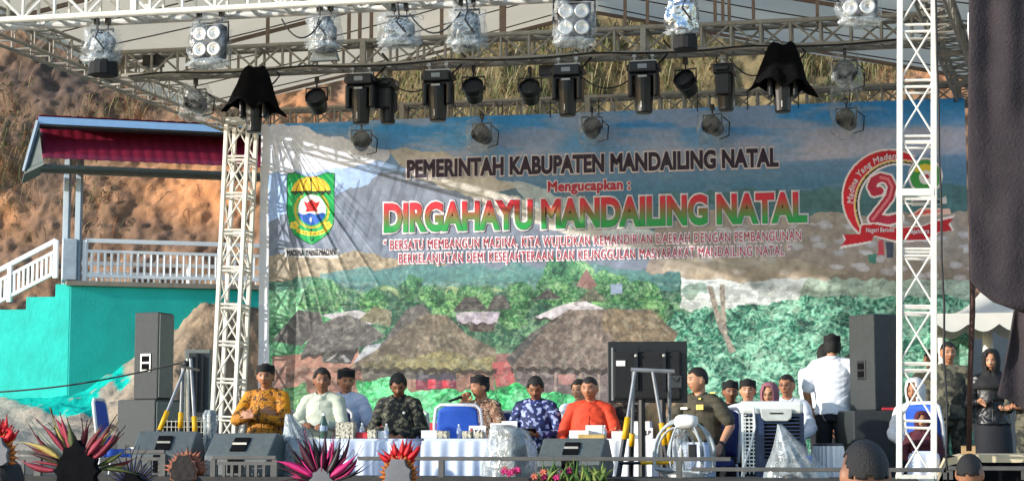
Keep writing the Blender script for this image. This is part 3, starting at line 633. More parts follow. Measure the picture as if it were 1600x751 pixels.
lettering('slogan_lettering', '\u201c BERSATU MEMBANGUN MADINA, KITA WUJUDKAN KEMANDIRIAN DAERAH DENGAN PEMBANGUNAN', 600, 1252, 376, 390, m_crim, .0, .165, m_ol, 1.12)
lettering('slogan_lettering', 'BERKELANJUTAN DEMI KESEJAHTERAAN DAN KEUNGGULAN MASYARAKAT MANDAILING NATAL \u201d', 624, 1236, 397, 411, m_crim, .0, .165, m_ol, 1.12)
lettering('crest_caption', 'MADINA YANG MADANI', 449, 527, 391, 400, m_inkblk, .06, None, m_ol, 1.0)
def bend(X_, Z_):                                      # along the red crescent
    r_ = .42; a_ = math.pi*1.02-X_/r_*1.0; return (r_+Z_)*np.cos(a_)+.42, (r_+Z_)*np.sin(a_)
lettering('emblem_motto', 'Madina Yang Madani', 1333, 1448, 305, 314, m_ol, .03, None, m_ol, 1.1, .2, 0, bend)
lettering('ribbon_motto', 'Negeri Beradat', 1353, 1398, 356, 363, m_ol, .02, None, m_ol, 1.0, .1)
lettering('ribbon_motto', 'Sejahtera', 1420, 1452, 358, 365, m_ol, .02, None, m_ol, 1.0, .1)
for x in np.linspace(bl+.1, br-.1, 15): g = G(); g.tube((x, BY-.0, bt-.04), (x, BY+.02, bt+.14), .006, n=5); g.build('tie_cord', m_cable, ban, world=True)
# ------------------------------------------------------------------ trusses and towers
def truss(name, label, p0, p1, s, n, mat, pattern='W', r=.024, rl=.012, cat='truss', chord_square=False, ends=True):
    p0 = Vector(p0); p1 = Vector(p1); d = (p1-p0).normalized()
    if abs(d.z) > .8: a = Vector((1, 0, 0)); a = (a-d*a.dot(d)).normalized(); b = d.cross(a)
    else: b = Vector((0, 0, 1)); b = (b-d*b.dot(d)).normalized(); a = b.cross(d)
    t = thing(name, label, cat, p0); h = s/2
    cs = [a*h*i+b*h*j for i, j in ((-1, -1), (1, -1), (1, 1), (-1, 1))]
    for c in cs:
        g = G()
        if chord_square: g.bar(p0+c, p1+c, r*2, r*2)
        else: g.tube(p0+c, p1+c, r, n=10)
        g.build('chord', mat, t, smooth=False, world=True, bevel=.004 if chord_square else 0)
    g = G(); L = (p1-p0).length
    for f in range(4):
        A, B = cs[f], cs[(f+1) % 4]
        for i in range(n):
            q0 = p0+d*(L*i/n); q1 = p0+d*(L*(i+1)/n); 
            if i or not ends: g.tube(q0+A, q0+B, rl*1.25, n=6)
            if pattern == 'W': g.tube(*((q0+A, q1+B) if i % 2 else (q0+B, q1+A)), rl, n=6)
            elif pattern == 'X':
                
                if f in (0, 1): g.tube(q0+A, q1+B, rl, n=6); g.tube(q0+B, q1+A, rl, n=6)
                e_ = d*.05; g.tube(q0+A-e_, q0+B-e_, rl*1.25, n=6)
            elif pattern == 'L':
                e_ = d*.04; g.tube(q0+A-e_, q0+B-e_, rl*1.25, n=6)
                if f in (0, 2) and i % 2 == 0:
                    g.tube(q0+A, q1+B, rl, n=6); g.tube(q0+B, q1+A, rl, n=6)
                else: g.tube(q0+A, q1+B, rl, n=6) if i % 2 else g.tube(q0+B, q1+A, rl, n=6)
    if ends:
        k = max(1, int(L/2))
        for i in range(k+1):
            q = p0+d*(L*i/k)
            for f in range(4):
                A, B = cs[f], cs[(f+1) % 4]; g.bar(q+A*1.0, q+B*1.0, .05, .05)
    g.build('lattice', mat, t, world=True)
    return t
FY, MY = 13.8, 16.15
zf = P(200, 24, FY).z; S1 = .27
FT = zf+S1/2-.02; front_z0 = zf
truss('roof_truss', 'brightly lit white front truss crossing the top left corner', (-8.2, FY, FT), (.16, FY, FT), S1, 30, m_white, 'W', .027, .012)
mzb = P(760, 98, MY).z; MT = mzb+.235/2+.0
truss('roof_truss', 'grey shaded middle truss carrying the row of black moving heads', (-7.5, MY, MT), (.3, MY, MT), .225, 30, m_truss_shade, 'W', .022, .011)
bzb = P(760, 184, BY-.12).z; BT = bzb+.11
truss('roof_truss', 'back truss running along the top edge of the banner', (-7.4, BY+.15, BT), (.75, BY+.15, BT), .2, 32, m_truss_shade, 'W', .02, .010)
truss('roof_truss', 'side truss above the pavilion at left running front to back', (-7.75, FY-.3, FT-.0), (-7.32, BY+.3, BT+.02), .23, 18, m_truss_shade, 'W', .016, .007)
truss('roof_truss', 'side truss at right behind the tower running front to back', (.12, FY+.3, FT), (.62, BY+.3, BT+.02), .23, 18, m_truss_shade, 'W', .016, .007)
TY = 18.76; b0 = P(360, 680, TY); b1 = P(378, 190, TY)
truss('truss_tower', 'cream white lattice tower at the left edge of the banner', (b0.x-.06, TY, FL+.02), (b1.x, TY, b1.z+.0), .25, 10, m_white, 'L', .021, .010, 'tower', True)
b0 = P(1431, 700, FY); b1 = P(1434, 100, FY)
truss('truss_tower', 'tall white lattice tower in front of the banner at right', (b0.x, FY, RT), (b1.x+.02, FY, FT+.3), .245, 10, m_white, 'X', .021, .008, 'tower', True)
truss('truss_tower', 'lattice tower holding the front truss outside at left', (-8.25, FY, 0), (-8.25, FY, FT-.14), .25, 18, m_white, 'X', .026, .011, 'tower', True)
truss('truss_tower', 'lattice tower hidden behind the right edge of the banner', (.25, BY+.35, FL), (.25, BY+.35, BT-.13), .25, 15, m_white, 'X', .026, .011, 'tower', True)
# ------------------------------------------------------------------ roof tarpaulin on rafters
rd = P(930, 28, BY+.3); el_ = Vector((-7.75, 0, BT+.1)); er_ = Vector((.75, 0, BT+.16))
roof = thing('stage_roof', 'grey tarpaulin gable roof with thin battens over the stage', 'roof', (rd.x, 16, BT))
m_tarp = M('grey tarpaulin', 'd9cbb0', .7, var=.06, scale=1.2, bump=.08, bscale=5, trans=.65)
m_raft = M('brown steel rafter', '7d6a5e', .6, var=.2)
def roofpt(u, y):                                      # u -1 left eave .. 0 ridge .. 1 right eave
    k = (y-FY)/(BY-FY); ez = FT-.02+(BT-FT)*k+.22; e = el_ if u < 0 else er_; xx = rd.x+(e.x-rd.x)*abs(u)
    rz = rd.z+.10
    return Vector((xx, y, rz+(ez-rz)*abs(u)-.04*math.sin(abs(u)*3.14)*(1+.5*math.sin(y*4))))
g = G(); g.grid(lambda u, v: roofpt(u*2-1, FY-.35+v*(BY-FY+.75)), 40, 24); g.build('tarpaulin', m_tarp, roof, world=True, smooth=True)
for y in np.linspace(FY+.9, BY+.2, 3):
    for sgn in (-1, 1):
        g = G(); g.bar(roofpt(sgn, y)-Vector((0, 0, .06)), roofpt(sgn*.01, y)-Vector((0, 0, .06)), .03, .035); g.build('rafter', m_raft, roof, world=True)
for y in np.linspace(FY+.3, BY, 8):
    for sgn in (-1, 1):
        g = G(); pts = [roofpt(sgn*k, y)-Vector((0, 0, .018)) for k in np.linspace(1, .02, 7)]; g.path(pts, .007, 5); g.build('batten', M('batten', '4a443e', .7) if 'batten' not in bpy.data.materials else bpy.data.materials['batten'], roof, world=True)
for (x_, y_, top) in ((418, MY, -20), (545, MY, 20), (562, MY, 20), (580, MY, 20), (690, MY, -20), (783, MY, -10), (788, MY, -10), (977, MY, -20), (1012, MY, 20), (1118, MY, 0), (1130, MY, 0), (1140, MY, 0), (1178, MY, -20), (1278, MY, -30)):
    a_ = P(x_, 70, y_); g = G(); u_ = (a_.x-rd.x)/abs((el_ if a_.x < rd.x else er_).x-rd.x); rp_ = roofpt(u_, y_)
    if rp_.z > MT+.2: g.bar((a_.x, y_, MT+.1), (a_.x, y_, rp_.z-.02), .028, .028); g.build('king_post', m_raft, roof, world=True)
g = G(); a_ = roofpt(1, FY-.35); c_ = roofpt(1, BY+.4); g.prism([a_, c_, c_-Vector((0, 0, .28)), a_-Vector((0, 0, .28))], (.02, 0, 0)); g.build('valance', M('white valance', 'cfd6da', .7, trans=.25), roof, world=True)
a_ = roofpt(-1, FY-.35); c_ = roofpt(-1, BY+.4); g = G(); g.prism([a_, c_, c_-Vector((0, 0, .1)), a_-Vector((0, 0, .1))], (-.02, 0, 0)); g.build('valance', bpy.data.materials['white valance'], roof, world=True)
# ------------------------------------------------------------------ stage lamps
def hook(g, x=0, z=0): g.box((x, 0, z+.0), (.03, .05, .06)); g.tube((x, 0, z-.03), (x, 0, z-.07), .009)
def moving_head(label, p, s=1.0, spin=0, tilt=0, group='black moving heads under the middle truss'):
    t = thing('moving_head', label, 'stage light', p, spin, group)
    g = G(); hook(g, -.07); hook(g, .07); g.bar((-.1, 0, -.06), (.1, 0, -.06), .03, .02); g.build('clamp', m_grey, t)
    g = G(); g.box((0, 0, -.115), (.215, .17, .085)); g.box((-.115, 0, -.115), (.03, .12, .05)); g.box((.115, 0, -.115), (.03, .12, .05)); b = g.build('base', m_black, t, bevel=.012)
    g = G(); g.box((0, -.087, -.112), (.07, .006, .034)); g.build('display', M('grey display', '8d949a', .3) if 'grey display' not in bpy.data.materials else bpy.data.materials['grey display'], b)
    g = G(); 
    for sx in (-1, 1): g.box((sx*.098, 0, -.25), (.04, .13, .19))
    g.box((0, 0, -.17), (.2, .12, .035)); g.build('yoke', m_black, t, bevel=.015)
    rot = Matrix.Rotation(tilt, 3, 'X'); g = G(); g.lathe([(.05, .11), (.074, .09), (.078, 0), (.07, -.10), (.064, -.19), (.055, -.195)], (0, -.01, -.27), 18, rot); h = g.build('head', m_black, t, smooth=False, bevel=.006)
    g = G(); c = Vector((0, -.01, -.27))+rot @ Vector((-.012, -.0685, -.135)); g.box(c, (.007, .006, .05), rot); g.build('marking', m_paper, h)
    g = G(); g.box((0, -.09, -.19), (.07, .006, .016)); g.build('marking', m_grey, t)
    g = G(); g.path([(.08, .05, -.1), (.16, .1, -.0), (.2, .1, .05), (.14, .1, .12)], .008, 6); g.build('cable', m_cable, t)
    return t
zc = MT-.225/2-.07
heads = [(565, 'leftmost of the four front facing black moving heads under the middle truss'), (685, 'second from left of the four front facing black moving heads'), (887, 'third from left of the four front facing black moving heads'), (1006, 'rightmost of the four front facing black moving heads under the middle truss')]
first = None
for i, (hx, lab) in enumerate(heads):
    q = P(hx, 110, MY-.1); q = Vector((q.x, MY-.1, zc+.06))
    if first is None: first = moving_head(lab, q); first.matrix_basis = first.matrix_basis @ Matrix.Scale(1.16, 4)
    else: dup(first, lab, q, scale=1.16)
dup(first, 'black moving head seen from its side between the two left front facing ones', Vector((P(605, 110, MY+.1).x, MY+.1, zc+.04)), R(88), scale=1.05)
dup(first, 'black moving head seen from its side beside the right black cloth cover', Vector((P(1132, 110, MY+.1).x, MY+.1, zc+.04)), R(86), scale=1.05)
def hooded(label, hx, s=1):
    q = P(hx, 110, MY-.12); t = dup(first, label, Vector((q.x, MY-.12, zc-.02)), R(8), scale=1.08, group='moving heads under black cloth covers'); 
    g = G(); n = 26; prof = [(.07, .09), (.10, .075), (.12, .02), (.16, -.09), (.20, -.18), (.245, -.235)]; vs = []
    for r_, z_ in prof:
        for k in range(n):
            a = 6.2832*k/n; w_ = 1+(.13*math.sin(a*5+r_*14+hx)+.08*math.sin(a*9+hx*2))*(r_/.2); dz = (-.05*max(0, math.cos(a-.3))+.035*math.sin(a*7+hx))*(r_ > .18)+.02*math.sin(a*3+hx)
            vs.append((r_*w_*math.cos(a), r_*.8*w_*math.sin(a), z_+dz+random.uniform(-.006, .006)))
    g.add(vs, [(i*n+k, i*n+(k+1) % n, (i+1)*n+(k+1) % n, (i+1)*n+k) for i in range(len(prof)-1) for k in range(n)]+[tuple(range(n))])
    g.build('cloth_cover', m_cloth, t, smooth=True, solid=.008)
hooded('moving head under a flared black cloth cover above the left tower', 398)
hooded('moving head under a flared black cloth cover near the right tower', 1222)
def par_can(label, p, tilt=R(-25), spin=0, bag=False, group='round black par lamps'):
    t = thing('par_lamp', label, 'stage light', p, spin, group)
    g = G(); hook(g); g.path([(-.105, 0, -.20), (-.105, 0, -.075), (.105, 0, -.075), (.105, 0, -.20)], .009, 6); g.build('yoke', m_black, t)
    rot = Matrix.Rotation(R(90)+tilt, 3, 'X'); c = Vector((0, 0, -.19))
    g = G(); g.lathe([(.04, -.13), (.075, -.12), (.09, -.02), (.098, .0), (.098, .06), (.088, .06), (.086, .035)], c, 20, rot); can = g.build('can', m_black, t, bevel=0)
    g = G(); g.lathe([(.086, .03), (.086, .04), (.05, .046)], c, 20, rot); g.build('lens', m_lens, can)
    if bag:
        g = G(); crumple(g, (0, -.0, -.2), (.14, .15, .17), spin*3+p[0]); g.build('plastic_bag', m_bag, t, smooth=True)
        g = G(); g.path([(.1, .03, -.1), (.17, .05, -.16), (.16, .05, -.3), (.06, .03, -.33)], .007, 6); g.build('cable', m_cable, t)
    return t
def crumple(g, c, r, seed, n=26, m=18, sq=.55, amp=.16):
    vs = []; c = Vector(c)
    for i in range(m+1):
        ph = math.pi*max(.01, min(.99, i/m))
        for k in range(n):
            th = 6.2832*k/n; d = Vector((math.sin(ph)*math.cos(th), math.sin(ph)*math.sin(th), -math.cos(ph)))
            e = Vector([math.copysign(abs(x)**sq, x) for x in d]); q = mnoise.noise(d*2.6+Vector((seed*3.1, seed, 0)))*amp*1.4+abs(mnoise.noise(d*6+Vector((seed, 4, 0))))*amp
            e = e*(1+q); vs.append(c+Vector((e.x*r[0], e.y*r[1], e.z*r[2])))
    return g._loft(vs, m+1, n)
q = P(495, 140, MY+.1); par = par_can('leftmost round par lamp in the row below the middle truss', Vector((q.x, MY+.1, P(495, 122, MY).z)), R(-35))
for (x_, y_, lab) in ((740, 108, 'round par lamp between two moving heads left of centre'), (828, 110, 'round par lamp beside the dark box at centre'), (1071, 96, 'round par lamp right of the four front facing moving heads')):
    dup(par, lab, Vector((P(x_, y_, MY+.1).x, MY+.1, P(x_, y_, MY+.1).z)), R(random.uniform(-20, 20)))
par_can('round par lamp in clear plastic above the pavilion roof at left', Vector((P(306, 125, MY+.1).x, MY+.1, P(306, 128, MY+.1).z)), R(-10), 0, True)
par_can('round par lamp in clear plastic right of the right black cloth cover', Vector((P(1320, 84, MY+.1).x, MY+.1, P(1320, 82, MY+.1).z)), R(-10), 0, True)
for (x_, y_, lab) in ((565, 193, 'par lamp over the banner hanging below the leftmost moving head'), (753, 182, 'par lamp over the banner above the word PEMERINTAH'), (925, 172, 'par lamp over the banner below the centre gap between moving heads'), (1113, 168, 'par lamp with a loose cable over the banner above the word MANDAILING'), (1322, 158, 'par lamp over the banner nearest to the right tower')):
    par_can(lab, Vector((P(x_, y_, BY-.25).x, BY-.25, P(x_, y_, BY-.25).z)), R(-12), R(random.uniform(-25, 25)), True, 'par lamps in plastic bags hanging over the banner')
for (x_, y_, yy, lab) in ((240, 96, MY-.02, 'small dark control box inside the middle truss at left'), (858, 112, MY+.15, 'small dark control box below the middle truss at centre'), (225, 100, MY, None)):
    if lab:
        q = P(x_, y_, yy); g = G(); g.box((0, 0, 0), (.17, .14, .1)); o = g.build('control_box', m_black, bevel=.008); o.location = q; tag(o, lab, 'box')
def bag_obj(t, c, r, seed, mat=m_bag, name='plastic_bag', amp=.2):
    g = G(); crumple(g, c, r, seed, 30, 22, .6, amp); g.build(name, mat, t, smooth=True)
def blinder(label, p, spin=0):
    t = thing('blinder_lamp', label, 'stage light', p, spin, 'four lamp blinders wrapped in plastic')
    g = G(); hook(g, -.1); hook(g, .1); g.path([(-.16, 0, -.24), (-.16, 0, -.075), (.16, 0, -.075), (.16, 0, -.24)], .01, 6); g.build('yoke', m_black, t)
    g = G(); g.box((0, 0, -.235), (.26, .1, .27)); h = g.build('housing', m_blackmat, t, bevel=.012)
    for i in (-1, 1):
        for j in (-1, 1):
            g = G(); g.lathe([(.058, 0), (.056, .012), (.04, .004), (.02, .0)], (i*.062, -.0515, -.235+j*.064), 18, Matrix.Rotation(R(90), 3, 'X')); g.build('lamp', m_reflector, h, smooth=True)
    bag_obj(t, (0, 0, -.24), (.155, .1, .19), p[0]*7); g = G(); crumple(g, (0, -.03, -.41), (.15, .08, .035), p[0]*3, 24, 10, .8, .3); g.build('bag_hem', m_bag2, t, smooth=True)
for (x_, y_, lab) in ((329, 22, 'four lamp blinder in plastic hanging at left from the white front truss'), (897, -14, 'four lamp blinder in plastic hanging at the top centre'), (1342, -48, 'four lamp blinder in plastic hanging at the top left of the right tower')):
    q = P(x_, y_, FY-.05); blinder(lab, q, R(random.uniform(-6, 10)))
m_innards = batik('mixed equipment seen through plastic', ['1b232c', '34414b', '7f8c93', '101215', '2b3946'], 16, .3, 'noise')
def wrapped(label, p, w_, h_, d_, seed, skirt=True, foil=False):
    t = thing('wrapped_lamp', label, 'stage light', p, R(random.uniform(-15, 15)), 'lamps wrapped in plastic bags on the front truss')
    g = G(); hook(g, -.05); hook(g, .05); g.path([(-w_*.34, 0, -h_*.3), (-w_*.34, 0, -.07), (w_*.34, 0, -.07), (w_*.34, 0, -h_*.3)], .009, 6); g.build('clamp', m_black, t)
    g = G(); crumple(g, (0, 0, -.07-h_*.45), (w_*.36, d_*.36, h_*.38), seed+3, 26, 18, .8, .15); g.build('lamp_body', m_innards, t, smooth=True)
    bag_obj(t, (0, 0, -.05-h_*.48), (w_*.5, d_*.5, h_*.46), seed, m_foil if foil else m_bag, amp=.26)
    g = G(); crumple(g, (0, -.02, -.03-h_*.92), (w_*.48, d_*.4, .035), seed+5, 24, 10, .8, .35); g.build('bag_hem', m_bag2, t, smooth=True)
    if skirt: g = G(); g.lathe([(w_*.36, 0), (w_*.4, -.03), (w_*.42, -.12), (w_*.36, -.125)], (0.02, 0, -.04-h_*.92), 14); g.build('lamp_head', m_blackmat, t)
    g = G(); g.path([(0, -d_*.5, .05), (.02, -d_*.55, -.1), (.0, -d_*.6, -h_*.5), (.07, -d_*.5, -h_*.8)], .007, 6); g.build('cable', m_cable, t)
for (x_, y_, w_, h_, sk, foil, lab) in ((160, 34, 52, 56, True, False, 'lamp in a clear plastic bag at far left under the white front truss'), (508, 12, 46, 60, False, False, 'lamp in torn plastic with a dark grey cloth hanging below it'), (625, 12, 64, 54, False, False, 'lamp in a wide flat clear plastic bag left of top centre'), (730, 2, 56, 68, False, False, 'lamp in a long clear plastic bag right of the wide flat bag'), (1066, -14, 46, 66, True, True, 'lamp wrapped in shiny silver foil at the top right of centre')):
    k = mpp(x_, FY); wrapped(lab, P(x_, y_, FY-.04), w_*k, h_*k, .2, x_*.37, sk, foil)
q = P(507, 72, FY); g = G(); g.prism([(-.06, 0, .06), (.06, 0, .06), (.12, 0, -.12), (-.13, 0, -.12)], (0, .05, 0)); o = g.build('hanging_cloth', M('grey cloth', '6d7270', .9, bump=.3), bevel=.01); o.location = q; tag(o, 'grey cloth patch hanging below the torn plastic lamp', 'cloth')
# cable along the trusses and the long loose one at left
g = G(); pts = [(x, MY-.14, MT-.1-.03*abs(math.sin(x*2.3))) for x in np.linspace(-7.2, 0, 50)]; g.path(pts, .009, 6); tag(g.build('power_cable', m_cable), 'black power cable draped along the middle truss', 'cable')
g = G(); a_ = P(-40, 614, 15.2); c_ = P(280, 567, 14.4); pts = [a_.lerp(c_, k)-Vector((0, 0, .05*math.sin(k*3.14))) for k in np.linspace(0, 1, 14)]; g.path(pts, .008, 6); tag(g.build('power_cable', m_cable), 'thin black cable stretched across the turquoise slope at left', 'cable')
# ------------------------------------------------------------------ people
SKIN = {'mid': 'a97455', 'dark': '8a5b40', 'light': 'bd8a6a'}
m_skin = M('skin', 'ffffff', .55, attr='Col', var=.06, scale=30, bump=.05)
m_hair = M('black hair', '120f0e', .65, var=.4, scale=90, bump=.5, bscale=200)
m_peci = M('black velvet cap', '0c0c0f', .85, var=.2)
m_trous = M('dark trousers', '1b1c22', .85, var=.2, bump=.2, bscale=20)
m_shoe = M('black shoe leather', '101010', .4)
def voxel(g, name, vox, smooth=3):
    me = g.mesh(name); bm = bmesh.new(); bm.from_mesh(me); bmesh.ops.recalc_face_normals(bm, faces=bm.faces); bm.to_mesh(me); bm.free()
    o = bpy.data.objects.new('t', me); COL.objects.link(o)
    md = o.modifiers.new('r', 'REMESH'); md.mode = 'VOXEL'; md.voxel_size = vox; md.use_smooth_shade = True
    ms = o.modifiers.new('s', 'SMOOTH'); ms.iterations = smooth; ms.factor = .5
    dg = bpy.context.evaluated_depsgraph_get(); dg.update(); out = bpy.data.meshes.new_from_object(o.evaluated_get(dg)); out.name = name
    bpy.data.objects.remove(o); bpy.data.meshes.remove(me); return out
def cos_(me):
    a = np.empty(len(me.vertices)*3, np.float32); me.vertices.foreach_get('co', a); return a.reshape(-1, 3)
def head_geo(g, c, rot, s=1.0, fat=1.0):
    n, m = 44, 34; vs = []
    for i in range(m+1):
        ph = math.pi*max(.015, min(.985, i/m)); z = -math.cos(ph)
        for k in range(n):
            th = 6.2832*k/n; x = math.sin(ph)*math.cos(th); y = math.sin(ph)*math.sin(th)
            jaw = max(0, -z); wx = .078*fat*(1-.30*jaw**1.6+.05*max(0, z)*0); dy = .096*(1-.10*jaw)
            X_ = x*wx; Y_ = y*dy; Z_ = z*.119
            if y > 0: Y_ += .010*max(0, z+.2)
            if y > 0 and z < -.25: Y_ *= 1-.45*min(1, (-z-.25)/.5)    # nape
            if y < 0:                                  # face
                f = -y; Y_ = max(Y_, -.090-.0)
                gs = lambda a, b, u, v: math.exp(-((X_-a)/u)**2-((Z_-b)/v)**2)
                Y_ -= f*(.024*gs(0, -.024, .013, .017)+.010*gs(0, .004, .009, .02)+.006*gs(0, .034, .05, .012)+.007*gs(0, -.062, .026, .009)+.010*gs(0, -.098, .022, .016)+.005*(gs(.045, -.025, .02, .02)+gs(-.045, -.025, .02, .02)))
                Y_ += f*.010*(gs(.031, .006, .016, .011)+gs(-.031, .006, .016, .011))
            vs.append(c+rot @ (Vector((X_, Y_, Z_))*s))
    g._loft(vs, m+1, n)
    for sx in (-1, 1): g.ell(c+rot @ (Vector((sx*.079*fat, .012, -.004))*s), (.010*s, .022*s, .033*s), rot, 10, 7)
def face_paint(me, c, rot, s, base, beard=0, must=0):
    co = cos_(me); inv = np.array(rot.transposed()); L = (co-np.array(c)) @ inv.T/s
    x, y, z = L[:, 0], L[:, 1], L[:, 2]; col = np.tile(np.array(lin(base)), (len(co), 1)); fr = (y < -.045)
    def put(mk, c_, k=1.0): col[mk] = col[mk]*(1-k)+np.array(lin(c_))*k
    e = lambda a, b, u, v: ((x-a)/u)**2+((z-b)/v)**2 < 1
    for sx in (-1, 1):
        put(fr & e(sx*.032, .007, .017, .008), '2a1a14', .75); put(fr & e(sx*.032, .006, .0065, .006), '080606')
        put(fr & e(sx*.034, .030, .021, .006), '1a100c', .85); put(fr & e(sx*.009, -.036, .006, .004), '2a140e', .7)
    put(fr & e(0, -.064, .026, .0075), '6e332c', .6); put(fr & e(0, -.0645, .024, .0028), '2c1210', .8)
    if must: put(fr & e(0, -.048, .026, .007), '17100c', .85)
    if beard > 1: [put((y > -.05) & (z > q_), '1a1412', .17) for q_ in (-.05, -.02, .0, .02, .04, .055)]
    elif beard: put(fr & (z < -.075), '2a1c16', .35*beard)
    return col
def hair_obj(kind, c, rot, s, fat, parent, mat=None):
    n, m = 40, 26; vs = []; keep = []
    for i in range(m+1):
        ph = math.pi*i/m*.78; z = math.cos(ph)
        for k in range(n):
            th = 6.2832*k/n; x = math.sin(ph)*math.cos(th); y = math.sin(ph)*math.sin(th)
            q = 1.075+.05*mnoise.noise(Vector((x*4+c.x*9, y*4, z*4)))+.03*mnoise.noise(Vector((x*13+c.x, y*13, z*13)))
            if kind == 'full': q += .02*max(0, z)
            if kind in ('crop', 'fade'): q = 1.014
            vs.append(c+rot @ (Vector((x*.080*fat*q, y*.100*q+(.010*max(0, z+.2) if y > 0 else 0), z*.119*(1+.45*(q-1))))*s)); zz = z*.119
            lim = (.058+.02*abs(x)) if y < -.6 else (.018 if y < .1 else -.05)
            if kind == 'back': lim = .07 if y < -.3 else -.075
            if kind == 'fade': lim = .066 if y < -.6 else (.07+.01*math.sin(th*23) if y < .15 else (.04 if y < .5 else -.002))
            if kind == 'crop' and not (y < -.6): lim = .040 if y < .15 else (.01 if y < .45 else -.035)
            keep.append(zz > lim+.006*math.sin(th*9))
    f = [(i*n+k, i*n+(k+1) % n, (i+1)*n+(k+1) % n, (i+1)*n+k) for i in range(m) for k in range(n)]
    f = [q for q in f if sum(keep[a] for a in q) >= 3]
    g = G(); g.add(vs, f); return g.build('hair', mat or m_hair, parent, smooth=True, solid=.008)
def cap_obj(c, rot, s, parent, tall=.068, mat=None):
    g = G(); z0 = .036
    g.lathe([(.080, z0), (.0862, z0+.004), (.0862, z0+tall*.9), (.082, z0+tall), (.05, z0+tall+.002), (.01, z0+tall+.001)], (0, 0, 0), 26, None, 1.0, 1.2)
    g.v = [tuple(c+rot @ ((Vector(p)+Vector((0, .004, 0)))*s)) for p in g.v]
    return g.build('cap', mat or m_peci, parent, bevel=.004)
def hand_geo(g, wr, d, n, side, s=1.0, curl=.6, spread=.12):
    d = Vector(d).normalized(); n = (Vector(n)-d*Vector(n).dot(d)).normalized(); l = d.cross(n)*side
    for k, (off, ln, r) in enumerate(((-.030, .072, .0092), (-.010, .080, .0096), (.010, .075, .0092), (.029, .058, .0082))):
        kn = wr+(d*.088+l*off*1.0-d*.004*(k-1.3)**2)*s
        g.path([wr+l*off*.5*s+d*.005*s, kn], [.016*s, .013*s], 8, 1)
        p = kn; a = 0.; pts = [kn]; dd = (d+l*spread*(off/.03)).normalized()
        for f_, c_ in ((.45, .7), (.31, 1.0), (.24, .7)):
            a += curl*c_; p = p+(dd*math.cos(a)+n*math.sin(a))*ln*f_*s; pts.append(p)
        g.path(pts, [r*s, r*.96*s, r*.88*s, r*.75*s], 8, 1)
    p = wr+(d*.022-l*.022)*s; q = wr+(d*.052-l*.052+n*.018)*s; e = wr+(d*.080-l*.058+n*.034*(.5+curl))*s; f_ = e+(d*.022+n*.012*curl+l*.008)*s
    g.path([p, q, e, f_], [.015*s, .0125*s, .0105*s, .0085*s], 8, 1)
def limb(g, pts, rs, n=12): g.path(pts, rs, n, 1)
def rotm(yaw=0, pitch=0, roll=0):                       # pitch>0 looks down, yaw>0 turns to picture right
    return Matrix.Rotation(yaw, 3, 'Z') @ Matrix.Rotation(pitch, 3, 'X') @ Matrix.Rotation(roll, 3, 'Y')
